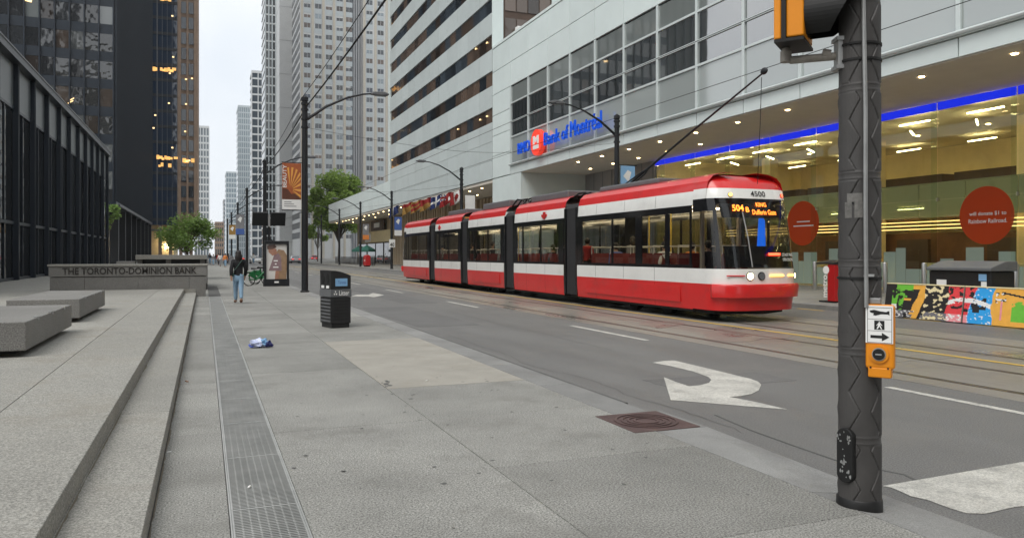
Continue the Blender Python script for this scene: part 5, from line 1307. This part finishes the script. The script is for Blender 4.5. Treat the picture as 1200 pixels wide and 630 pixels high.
# painted barrier: two blocks
def art(a, b):                      # a along 0..1 from the left, b up 0..1
    n1 = noise.noise(Vector((a * 9, b * 4, 1.3))); n2 = noise.noise(Vector((a * 26, b * 11, 4.1))); n3 = noise.noise(Vector((a * 50, b * 22, 2.2)))
    aa = a + n1 * .012
    if b < .22 and aa < .5 and n2 < .28 and not (.22 < aa - b * .1 < .29): return 'art_grey' if n3 < .22 else 'art_cream' if aa > .3 else 'art_white'
    if aa < .32:
        if .085 < aa < .23 and b > .84 - .5 * max(0, n2): return 'art_green'
        if (.055 < aa < .105 and .25 < b < .62 + n2 * .3): return 'art_green' if b > .4 else 'art_white'
        if .12 < aa < .155 and b > .35 + n3 * .4 and n2 > -.25: return 'art_green'
        if aa - (b - .1) * .11 > .20 and aa - (b - .1) * .11 < .275 or (aa > .2 and b > .86): return 'art_orange'
        if .14 < aa < .21 and .52 < b < .58: return 'art_orange'
        return 'art_black'
    if aa < .485 - .03 * b + .05 * b:
        if b > .62 and n2 > .08: return 'art_cream'
        if n2 > .30: return 'art_cream'
        return 'art_black' if b > .2 or n3 < .1 else 'art_cream'
    band = .50 + .14 * math.sin((a - .48) * 10) * (1 if a < .8 else .4)
    if .485 < a < .80 and abs(b - band) < .065 and n3 < .35: return 'art_white'
    if aa < .645 + .10 * (b - .35) * (1 if b > .35 else -.3):
        if n2 > .22 and b > .3: return 'art_black'
        if b < .22: return 'art_pink' if n3 < .2 else 'art_white'
        return 'art_red'
    if aa < .80 + .05 * abs(b - .5):
        if (abs(a - .72) < .05 and abs(b - .55) < .16 and n2 > -.12) or (abs(a - .705) < .022 and .3 < b < .5): return 'art_black'
        return 'art_blue' if n3 < .38 else 'art_white'
    if (.83 < a < .9 and .6 < b < .9 and n2 > .1): return 'art_black' if n3 > 0 else 'art_white'
    if .865 < a < .88 and .15 < b < .65: return 'art_pink'
    if a > .94 and b < .62 + n2 * .3 and b > .12: return 'art_green'
    if abs(b - (1.55 - .75 * a)) < .025 and a > .87: return 'art_black'
    return 'art_orange'
for i, (ya, yb, l_) in enumerate(((13.45, 15.75, 'left painted barrier block with dark and red street art'), (9.0, 13.40, 'right painted barrier block with blue and orange street art'))):
    br = thing('painted_barrier', l_, 'barrier', (17.45, (ya + yb) / 2, RZ), 'painted barriers along the far kerb')
    MB('concrete').prism([(17.28, RZ + .02), (17.72, RZ + .02), (17.62, .80), (17.40, .80)], ya, yb, 'y').build('block', br, bevel=.01)
    MB('art_cream').box(17.38, 17.64, ya, yb, .803, .82).build('cap_strip', br)
    f = MB(); NY, NZ_ = int((yb - ya) * 62), 46
    for j in range(NY):
        for k in range(NZ_):
            y1, y0 = yb - (yb - ya) * j / NY, yb - (yb - ya) * (j + 1) / NY; b0, b1 = k / NZ_, (k + 1) / NZ_
            A = (15.75 - (y0 + y1) / 2) / 3.78
            def q(y, b): return (17.27 + .12 * b, y, RZ + .03 + b * (.795 - RZ - .03))
            f.use(art(min(1.4, A), (b0 + b1) / 2)); f.face([q(y1, b0), q(y0, b0), q(y0, b1), q(y1, b1)])
    f.build('painted_face', br, recalc=False)
    e = MB('art_black').prism([(17.275, RZ + .03), (17.725, RZ + .03), (17.625, .79), (17.395, .79)], yb + .001, yb + .012, 'y'); e.build('end_face', br)
# ================================================================== people
def skin_mesh(name, joints, edges, mat, parent, sub=1):
    me = bpy.data.meshes.new(name); ks = list(joints)
    me.from_pydata([joints[k][0] for k in ks], [(ks.index(a), ks.index(b)) for a, b in edges], [])
    ob = bpy.data.objects.new(name, me); C.objects.link(ob); me.materials.append(MT[mat])
    s = ob.modifiers.new('skin', 'SKIN'); s.use_smooth_shade = True
    for i, k in enumerate(ks):
        r = joints[k][1]; sv = me.skin_vertices[0].data[i]; sv.radius = r if isinstance(r, tuple) else (r, r); sv.use_root = (i == 0)
    d = ob.modifiers.new('sub', 'SUBSURF'); d.levels = sub; d.render_levels = sub
    if parent: ob.parent = parent; OFF[ob] = OFF.get(parent, Vector())
    return ob
def person(label, loc, rz, h=1.7, top='jacket_black', low='jeans', hair='hair', stride=.16, sit=False, group=None, long_hair=True, shoe='shoe', cat='person', lean=0.0, armswing=.1):
    t = thing('person', label, cat, loc, group, rz, local=True); k = h / 1.7     # faces +Y
    J = {}
    def j(n, x, y, z, r): J[n] = ((x * k, y * k, z * k), (r[0] * k, r[1] * k) if isinstance(r, tuple) else r * k)
    hz = .92 if not sit else .50
    T = hz - .92
    j('pelvis', 0, 0, hz, (.145, .105)); j('waist', 0, .01, 1.06 + T, (.125, .095)); j('chest', 0, .01 + lean, 1.26 + T, (.15, .105)); j('upper', 0, 0 + lean, 1.40 + T, (.12, .085)); j('neck', 0, .01 + lean, 1.47 + T, .05); j('head0', 0, .02 + lean, 1.53 + T, .065); j('head1', 0, .025 + lean, 1.61 + T, (.078, .095)); j('head2', 0, .02 + lean, 1.67 + T, (.055, .07))
    for s, n in ((-1, 'l'), (1, 'r')):
        sg = s * armswing
        j('sh' + n, .165 * s, lean, 1.38 + T, .056); j('el' + n, .235 * s, -.05 + sg * .4 + lean, 1.12 + T, .045); j('wr' + n, .235 * s, .06 + sg * 1.2 + (.16 if sit else 0) + lean, .90 + T, .032); j('ha' + n, .225 * s, .09 + sg * 1.3 + (.2 if sit else 0) + lean, .82 + T, (.022, .038)); j('fi' + n, .215 * s, .10 + sg * 1.4 + (.24 if sit else 0) + lean, .74 + T, (.013, .03)); j('th' + n, .195 * s, .125 + sg * 1.3 + (.2 if sit else 0) + lean, .83 + T, .011)
        st_ = -s * stride
        if sit: j('hi' + n, .095 * s, .03, hz - .02, .095); j('kn' + n, .12 * s, .42, .50, .065); j('an' + n, .12 * s, .40, .09, .042); j('to' + n, .12 * s, .56, .05, (.042, .03))
        else: j('hi' + n, .078 * s, .0, .83, .098); j('kn' + n, .072 * s, st_ * .55 + .03, .48, .062); j('an' + n, .062 * s, st_ * 1.1 - .02, .09 + (.06 if st_ < 0 else 0), .042); j('to' + n, .072 * s, st_ * 1.1 + .13, .04, (.042, .03))
    E = [('pelvis', 'waist'), ('waist', 'chest'), ('chest', 'upper'), ('upper', 'neck'), ('neck', 'head0'), ('head0', 'head1'), ('head1', 'head2')]
    for n in 'lr': E += [('upper', 'sh' + n), ('sh' + n, 'el' + n), ('el' + n, 'wr' + n), ('wr' + n, 'ha' + n), ('ha' + n, 'fi' + n), ('ha' + n, 'th' + n), ('pelvis', 'hi' + n), ('hi' + n, 'kn' + n), ('kn' + n, 'an' + n), ('an' + n, 'to' + n)]
    skin_mesh('body', J, E, 'skin', t)
    def sub_(names, grow): 
        return {n: (J[n][0], tuple(q + grow * k for q in J[n][1]) if isinstance(J[n][1], tuple) else J[n][1] + grow * k) for n in names}
    ku = ['waist', 'pelvis', 'chest', 'upper', 'shl', 'ell', 'wrl', 'shr', 'elr', 'wrr']
    Ju = sub_(ku, .024); Ju['neckb'] = ((0, (.0 + lean) * k, (1.45 + T) * k), .07 * k)
    Ju['hem'] = ((0, 0, (hz - .02) * k), (.172 * k, .13 * k))
    skin_mesh('jacket', Ju, [('pelvis', 'hem')] + [e for e in E if e[0] in ku and e[1] in ku] + [('upper', 'neckb')], top, t)
    kl = ['pelvis', 'hil', 'knl', 'anl', 'hir', 'knr', 'anr']
    Jl = sub_(kl, .016); Jl['belt'] = ((0, .005 * k, (hz + .09) * k), (.148 * k, .112 * k))
    skin_mesh('trousers', Jl, [e for e in E if e[0] in kl and e[1] in kl] + [('pelvis', 'belt')], low, t)
    for n in 'lr': skin_mesh('shoe', sub_(['an' + n, 'to' + n], .012), [('an' + n, 'to' + n)], shoe, t)
    hc = Vector(J['head1'][0]); hm = MB(hair); hm.ball(hc + Vector((0, -.022, .02)) * k, .098 * k, .108 * k, .112 * k)
    if long_hair: hm.ball(hc + Vector((0, -.07, -.10)) * k, .115 * k, .07 * k, .17 * k)
    b = MB(hair); b.v = [tuple(Vector(v) * (1 + .012 * noise.noise(Vector(v) * 30))) for v in hm.v]; b.f = hm.f; b.mi = hm.mi; b.build('hair', t, smooth=True)
    fm = MB('skin'); f0 = hc + Vector((0, .088, 0)) * k
    fm.prism([(f0.y, f0.z + .02 * k), (f0.y + .024 * k, f0.z - .02 * k), (f0.y, f0.z - .028 * k)], -.012 * k, .012 * k, 'x'); fm.build('nose', t)
    for s in (-1, 1): MB('black_print').ball(f0 + Vector((.032 * s, -.006, .012)) * k, .009 * k, .006 * k, .006 * k, 8, 5).build('eye', t); MB('skin').ball(hc + Vector((.085 * s, 0, -.01)) * k, .012 * k, .022 * k, .032 * k, 8, 6).build('ear', t)
    MB('cloth_red').ball(f0 + Vector((0, -.004, -.048)) * k, .02 * k, .006 * k, .005 * k, 8, 5).build('mouth', t)
    return t
wm = person('woman in black jacket and blue jeans walking away on the pavement', (1.02, 26.6, 0), R(4), 1.70, stride=.2, armswing=.14)
bgm = MB('bag_green').box(-.27, -.14, -.12, .08, .88, 1.02); bo = bgm.build('shoulder_bag', wm, bevel=.03); MB('bag_green').tube([(-.2, -.1, 1.0), (-.02, -.15, 1.25), (.12, -.10, 1.44), (.14, .02, 1.45)], .012, 6).build('strap', bo)
tag(wm, 'woman in black jacket and blue jeans walking away on the pavement', 'person')
random.seed(17)
tops = ['cloth_dark', 'cloth_grey', 'jacket_black', 'cloth_red', 'cloth_white', 'cloth_blue', 'cloth_orange', 'cloth_dark', 'cloth_grey']
spots = [(246, 309.5), (250, 311), (253, 308.5), (256, 310.5), (258, 312), (262, 309), (264, 313), (268, 310), (271, 312), (297, 309)]
des = ['leftmost pedestrian in the far crowd, in dark clothes', 'grey-topped pedestrian second from left in the far crowd', 'black-jacketed pedestrian third from left in the far crowd', 'red-topped pedestrian in the far crowd on the pavement', 'white-topped pedestrian in the middle of the far crowd', 'blue-topped pedestrian in the far crowd on the pavement', 'orange-topped pedestrian in the far crowd near the kerb', 'dark-clad pedestrian just left of the walking woman', 'grey-topped pedestrian beside the walking woman\'s left shoulder', 'pale-topped person among the docked bicycles']
for i, ((u, v), d_) in enumerate(zip(spots, des)):
    p = px_z(u, v, 0); person(d_, (p.x, p.y, 0), R(random.choice((0, 180)) + random.uniform(-20, 20)), random.uniform(1.6, 1.82), (tops + ['cloth_white'])[i], random.choice(('cloth_dark', 'jeans', 'cloth_grey')), stride=random.uniform(.06, .18), group='crowd far down the pavement', long_hair=i % 2 == 0)
for y, s, tp, d_ in ((18.9, -.72, 'cloth_white', 'seated passenger in white by the last streetcar side window'), (19.6, .70, 'cloth_orange', 'orange-clad passenger on the far seats at the streetcar rear'), (21.7, -.74, 'cloth_blue', 'passenger in blue behind the paired streetcar windows'), (26.6, -.7, 'cloth_dark', 'dark-clad passenger in the second streetcar section'), (31.9, -.7, 'cloth_grey', 'grey-clad passenger in the middle streetcar section'), (17.35, -.35, 'cloth_dark', 'dark-capped passenger behind the streetcar rear window')):
    person(d_, (TC + s, y, .66), 0, 1.7, tp, 'cloth_dark', sit=True, group='passengers in the streetcar', long_hair=False)

for y, s, tp, lw_, d_ in ((20.3, .25, 'cloth_dark', 'cloth_dark', 'standing passenger in dark coat in the rear streetcar section'), (22.4, .3, 'cloth_grey', 'jeans', 'standing passenger in grey beside the first bellows'), (25.4, .15, 'cloth_red', 'cloth_dark', 'standing passenger in red in the second streetcar section'), (27.8, .4, 'jacket_black', 'cloth_dark', 'standing passenger in black in the second streetcar section'), (33.0, .2, 'cloth_white', 'jeans', 'standing passenger in white in the middle streetcar section'), (34.3, -.3, 'cloth_dark', 'cloth_dark', 'dark standing passenger before the third bellows'), (38.0, 0, 'cloth_dark', 'jeans', 'standing passenger in the fourth streetcar section'), (44.0, .1, 'cloth_grey', 'cloth_dark', 'standing passenger in the front streetcar section')):
    person(d_, (TC + s, y, .45), R(random.uniform(-120, 120)), 1.72, tp, lw_, stride=.02, armswing=.03, group='passengers in the streetcar', long_hair=random.random() < .5)
# ================================================================== cars
def car(label, loc, rz, paint, group='cars down the street'):
    t = thing('car', label, 'car', loc, group, rz, local=True)      # faces +Y
    pr = [(-2.2, .32), (-2.25, .62), (-2.18, .92), (-1.35, 1.0), (1.0, .96), (2.0, .82), (2.22, .62), (2.2, .32)]
    m = MB(paint); n = len(pr); xs_ = [(-.84, .0), (-.90, .06), (.90, .06), (.84, .0)]
    m.prism(pr, -.9, .9, 'x'); m.build('body', t, bevel=.09, seg=3, smooth=True)
    rf = [(-1.95, .93), (-1.25, 1.42), (.1, 1.46), (.95, .96)]
    g_ = MB('dark_glass'); lo = [(-.80, y, z) if z < 1 else (-.62, y, z) for y, z in rf]; hi = [(-x, y, z) for x, y, z in lo]
    g_.idx(lo + hi, [(0, 1, 2, 3), (7, 6, 5, 4), (0, 4, 5, 1), (1, 5, 6, 2), (2, 6, 7, 3), (3, 7, 4, 0)]); g_.build('windows', t, bevel=.03)
    r_ = MB(paint).idx([(-.64, -1.3, 1.40), (.64, -1.3, 1.40), (.64, .15, 1.44), (-.64, .15, 1.44), (-.58, -1.2, 1.475), (.58, -1.2, 1.475), (.58, .05, 1.51), (-.58, .05, 1.51)], [(0, 1, 5, 4), (1, 2, 6, 5), (2, 3, 7, 6), (3, 0, 4, 7), (4, 5, 6, 7)]).build('roof', t, bevel=.03)
    for x in (-1, 1):
        for y in (-1.38, 1.38):
            w_ = MB('rubber').cyl((x * .92, y, .33), (x * .70, y, .33), .33, n=20).build('wheel', t, bevel=.03); MB('galv').cyl((x * .925, y, .33), (x * .90, y, .33), .21, n=14).build('rim', w_)
        MB('tail_red').box(x * .62 - .2, x * .62 + .2, -2.27, -2.16, .72, .88).build('tail_light', t, bevel=.02); MB('white_print').box(x * .62 - .2, x * .62 + .2, 2.06, 2.22, .62, .74).build('headlight', t, bevel=.03)
        MB(paint).box(x * .97 - .08, x * .97 + .08, .62, .8, .95, 1.07).build('mirror', t, bevel=.03)
    MB('white_print').box(-.26, .26, -2.275, -2.25, .55, .68).build('number_plate', t); MB('bin_black').box(-.85, .85, -2.24, -2.1, .25, .42).build('rear_bumper', t, bevel=.03)
    return t
p = px_z(387, 308, RZ); car('silver car parked by the far kerb below the green tree', (min(p.x, 16.4), p.y, RZ), 0, 'silver_paint')
p = px_z(343, 304, RZ); car('red car half hidden behind the first near lamp', (p.x, p.y * .8, RZ), 0, 'red_paint')
car('white car in traffic beyond the bicycles', (x_at(299, 150), 150, RZ), R(180), 'tram_white'); car('dark car farthest away in the traffic', (x_at(281, 175), 175, RZ), 0, 'bin_black')

# ---- red street box, speed sign, far banners and flags
mb_ = thing('letter_box', 'small red letter box on the far pavement beside a lamp', 'letter box', (19.0, 88, .05)); yb_ = y_at(430, 19.0)
mb_.location = (19.0, yb_, .05); OFF[mb_] = Vector((19.0, yb_, .05))
MB('box_red').box(18.7, 19.3, yb_ - .8, yb_ + .8, .2, 1.25).prism([(18.7, 1.25), (19.3, 1.25), (19.25, 1.45), (19.0, 1.55), (18.75, 1.45)], yb_ - .8, yb_ + .8, 'y').build('body', mb_, bevel=.03)
for s in (-.6, .6): MB('black_steel').box(18.75, 19.25, yb_ + s - .05, yb_ + s + .05, .05, .2).build('foot', mb_)
MB('flag_white').box(18.69, 18.70, yb_ - .3, yb_ + .3, .75, .95).build('plate', mb_)
ss_ = thing('speed_sign', 'white speed limit forty sign on a lamp across the street', 'sign', (18.5, 80.8, 2.6)); MB('flag_white').box(18.18, 18.82, 80.58, 80.61, 2.35, 3.2).build('plate', ss_)
text_mb('40', 'black_print', .46, .42, FY, (18.5, 80.577, 2.43), 0, .02).build('lettering', ss_, recalc=False)
def pole_banner(x, y, z0, z1, c1, c2, label):
    b = thing('banner', label, 'banner', (x, y, z0)); MB(c1).box(x - .4, x + .4, y - .01, y + .01, z0 + (z1 - z0) * .3, z1).build('cloth', b); MB(c2).box(x - .4, x + .4, y - .01, y + .01, z0, z0 + (z1 - z0) * .295).build('lower_cloth', b)
    for z in (z0 - .03, z1 + .03): MB('black_steel').cyl((x - .45, y, z), (x + .5, y, z), .02, n=6).build('banner_arm', b)
    MB('flag_white').face([(x - .25, y - .012, z1 - .5), (x + .05, y - .012, z1 - .8), (x + .2, y - .012, z1 - .3), (x, y - .012, z1 - .2)]).build('print', b, recalc=False)
pole_banner(19.2, 80.8, 3.6, 5.6, 'cloth_blue', 'flag_white', 'blue and white banner on the speed sign lamp')
pole_banner(19.2, 98.5, 3.5, 5.5, 'cloth_grey', 'cloth_orange', 'grey and orange banner on the fourth lamp across the street')
pole_banner(19.2, 56.8, 4.4, 6.2, 'flag_white', 'cloth_orange', 'white and orange banner beside the ensign flags')
pole_banner(19.1, 32.6, 4.2, 5.9, 'blue_label', 'flag_white', 'blue and white banner on the lamp before the bank sign')
pole_banner(3.3, 82.0, 3.6, 5.6, 'cloth_grey', 'cloth_blue', 'dark grey banner on the third near lamp')
pole_banner(3.3, 105.5, 3.6, 5.4, 'flag_yellow', 'flag_white', 'yellow banner on the fourth near lamp')
def flag(y, label, draw, ln=1.05):
    f = thing('flag', label, 'flag', (FXX - .1, y, 6.9), 'flags hanging along the low wing')
    MB('galv').cyl((FXX + .1, y, 7.1), (FXX - 2.0, y + .1, 6.6), .025, n=8).build('staff', f)
    N1, N2 = 18, 12; m = MB()
    def q(a, b): # a along the staff, b down
        return (FXX - .2 - a * ln, y + .16 * math.sin(a * 11 + b * 3) * (.3 + b) , 7.02 - a * .42 - b * .85 - .25 * a * b + .05 * math.sin(a * 9))
    for i in range(N1):
        for k in range(N2):
            a0, a1, b0, b1 = i / N1, (i + 1) / N1, k / N2, (k + 1) / N2
            m.use(draw(1 - (a0 + a1) / 2, (b0 + b1) / 2)); m.face([q(a0, b0), q(a1, b0), q(a1, b1), q(a0, b1)])
    m.build('cloth', f, smooth=True, recalc=False)
def canada(a, b):
    if a < .27 or a > .73: return 'flag_red'
    x, z = abs(a - .5), b
    return 'flag_red' if (x < .03 and .15 < z < .85) or (x < .15 - abs(z - .45) * .28 and .25 < z < .68) or (x < .08 and .5 < z < .72) else 'flag_white'
def ensign(a, b):
    if a < .5 and b < .5:
        if abs(a - .25) < .05 or abs(b - .25) < .07: return 'flag_red'
        return 'flag_white' if abs(a - .25) < .09 or abs(b - .25) < .11 or abs(abs(a - .25) - abs(b - .25)) < .04 else 'flag_blue'
    return 'flag_white' if abs(a - .76) < .07 and abs(b - .55) < .16 else 'flag_red'
flag(60.5, 'red and white maple leaf flag nearest the ribbon window slab', canada); flag(63.5, 'red ensign flag next to the maple leaf flag', ensign)
flag(66.5, 'dark blue and white flag between two ensigns', lambda a, b: 'flag_white' if abs(a - .5) < .08 or abs(b - .5) < .1 else 'flag_blue')
flag(70, 'red and yellow flag in the middle of the row of flags', lambda a, b: 'flag_yellow' if b > .5 + .1 * math.sin(a * 9) else 'flag_red')
flag(73.5, 'yellow and red striped flag farther along the row', lambda a, b: ('flag_yellow', 'flag_red')[int(b * 5) % 2])
flag(77, 'plain yellow flag with a red border in the row', lambda a, b: 'flag_red' if b < .3 else 'flag_yellow')
flag(83, 'blue flag with white cross beyond the speed sign', lambda a, b: 'flag_white' if abs(a - .4) < .06 else 'flag_blue')
# ---- cafe umbrellas
for i, (y, l_) in enumerate(((112, 'green cafe umbrella nearer the lamps at the far shops'), (117.5, 'green cafe umbrella farther along at the far shops'))):
    u_ = thing('cafe_umbrella', l_, 'umbrella', (22, y, .1), 'cafe umbrellas')
    m = MB('umbrella_green'); n = 8
    for k in range(n):
        a0, a1 = 6.2832 * k / n, 6.2832 * (k + 1) / n; A, B = [(22 + 1.25 * math.cos(a), y + 1.25 * math.sin(a), 2.3) for a in (a0, a1)]
        m.face([A, B, (22, y, 3.0)]); m.face([A, (A[0], A[1], 2.0), (B[0], B[1], 2.0), B])
    m.build('canopy', u_, recalc=False); MB('galv').cyl((22, y, .1), (22, y, 3.05), .03, n=8).build('pole', u_)

# ================================================================== trees
def tree(label, base, h, rad, trunk_h, leaf, n_leaf, size, seed, flat_=1.0, clumps=26):
    rnd_ = random.Random(seed); t = thing('tree', label, 'tree', base)
    b = Vector(base); tk = MB('bark'); tk.tube([b, b + Vector((.1, .05, trunk_h * .6)), b + Vector((0, .1, trunk_h))], [rad * .045, rad * .035, rad * .028], 10)
    cz = trunk_h + (h - trunk_h) * .5; rz_ = (h - trunk_h) * .5; cl = []
    for k in range(clumps):
        a = rnd_.uniform(0, 6.283); e = rnd_.uniform(-.75, 1); rr = rnd_.uniform(.35, .95)
        p = b + Vector((rad * rr * math.cos(a) * math.sqrt(max(.05, 1 - e * e * .8)), rad * rr * math.sin(a) * math.sqrt(max(.05, 1 - e * e * .8)), cz + rz_ * e * .85)); cl.append((p, rad * rnd_.uniform(.2, .38)))
        s_ = b + Vector((0, .1, trunk_h * rnd_.uniform(.75, 1.0))); tk.tube([s_, s_.lerp(p, .5) + Vector((0, 0, rad * .06)), p], [rad * .018, rad * .011, rad * .004], 5)
    tk.build('trunk', t, smooth=True)
    m = MB(leaf)
    for k in range(n_leaf):
        p, r_ = cl[rnd_.randrange(len(cl))]
        d = Vector((rnd_.gauss(0, 1), rnd_.gauss(0, 1), rnd_.gauss(0, 1) * .8)).normalized() * r_ * rnd_.random() ** .45; c = p + d * 1.0; c.z = b.z + (c.z - b.z)
        u1 = Vector((rnd_.gauss(0, 1), rnd_.gauss(0, 1), rnd_.gauss(0, .5))).normalized(); u2 = u1.orthogonal().normalized(); u2.rotate(Matrix.Rotation(rnd_.uniform(0, 6.28), 3, u1)); s1 = size * rnd_.uniform(.6, 1.3)
        m.face([c - u1 * s1, c + u2 * s1 * .5, c + u1 * s1, c - u2 * s1 * .5])
    m.build('crown', t, recalc=False)
yT = 150
tree('light green street tree behind the far end of the low wing', (x_at(397, yT), yT, .1), 17.5, 5.6, 5.0, 'leaf_light', 20000, .30, 1, clumps=44)
tree('smaller tree left of the big light green street tree', (x_at(372, 165), 165, .1), 12.5, 3.2, 3.0, 'leaf_light', 3500, .32, 2, clumps=16)
tree('low spreading green tree behind the stone parapet', (x_at(219, 54), 54, .3), 3.6, 1.95, 1.6, 'leaf_mid', 6500, .085, 3, clumps=30)
tree('small tree partly hidden by the end of the black pavilion', (x_at(124, 100), 100, .3), 7.3, 1.7, 3.5, 'leaf_mid', 1600, .2, 4, clumps=12)

# ================================================================== street air
hz = MB('ground').box(-310, 310, -160, 1010, -1.45, 156).build('haze'); hz['kind'] = 'stuff'; hz['label'] = 'thin grey city haze filling the street'
hm_ = bpy.data.materials.new('haze'); hm_.use_nodes = True; t = hm_.node_tree; t.nodes.clear()
o_ = node(t, 'ShaderNodeOutputMaterial'); pv_ = node(t, 'ShaderNodeVolumePrincipled'); pv_.inputs['Color'].default_value = (.92, .95, 1, 1); pv_.inputs['Density'].default_value = .00016; pv_.inputs['Anisotropy'].default_value = .2
t.links.new(pv_.outputs[0], o_.inputs['Volume']); hz.data.materials.clear(); hz.data.materials.append(hm_)
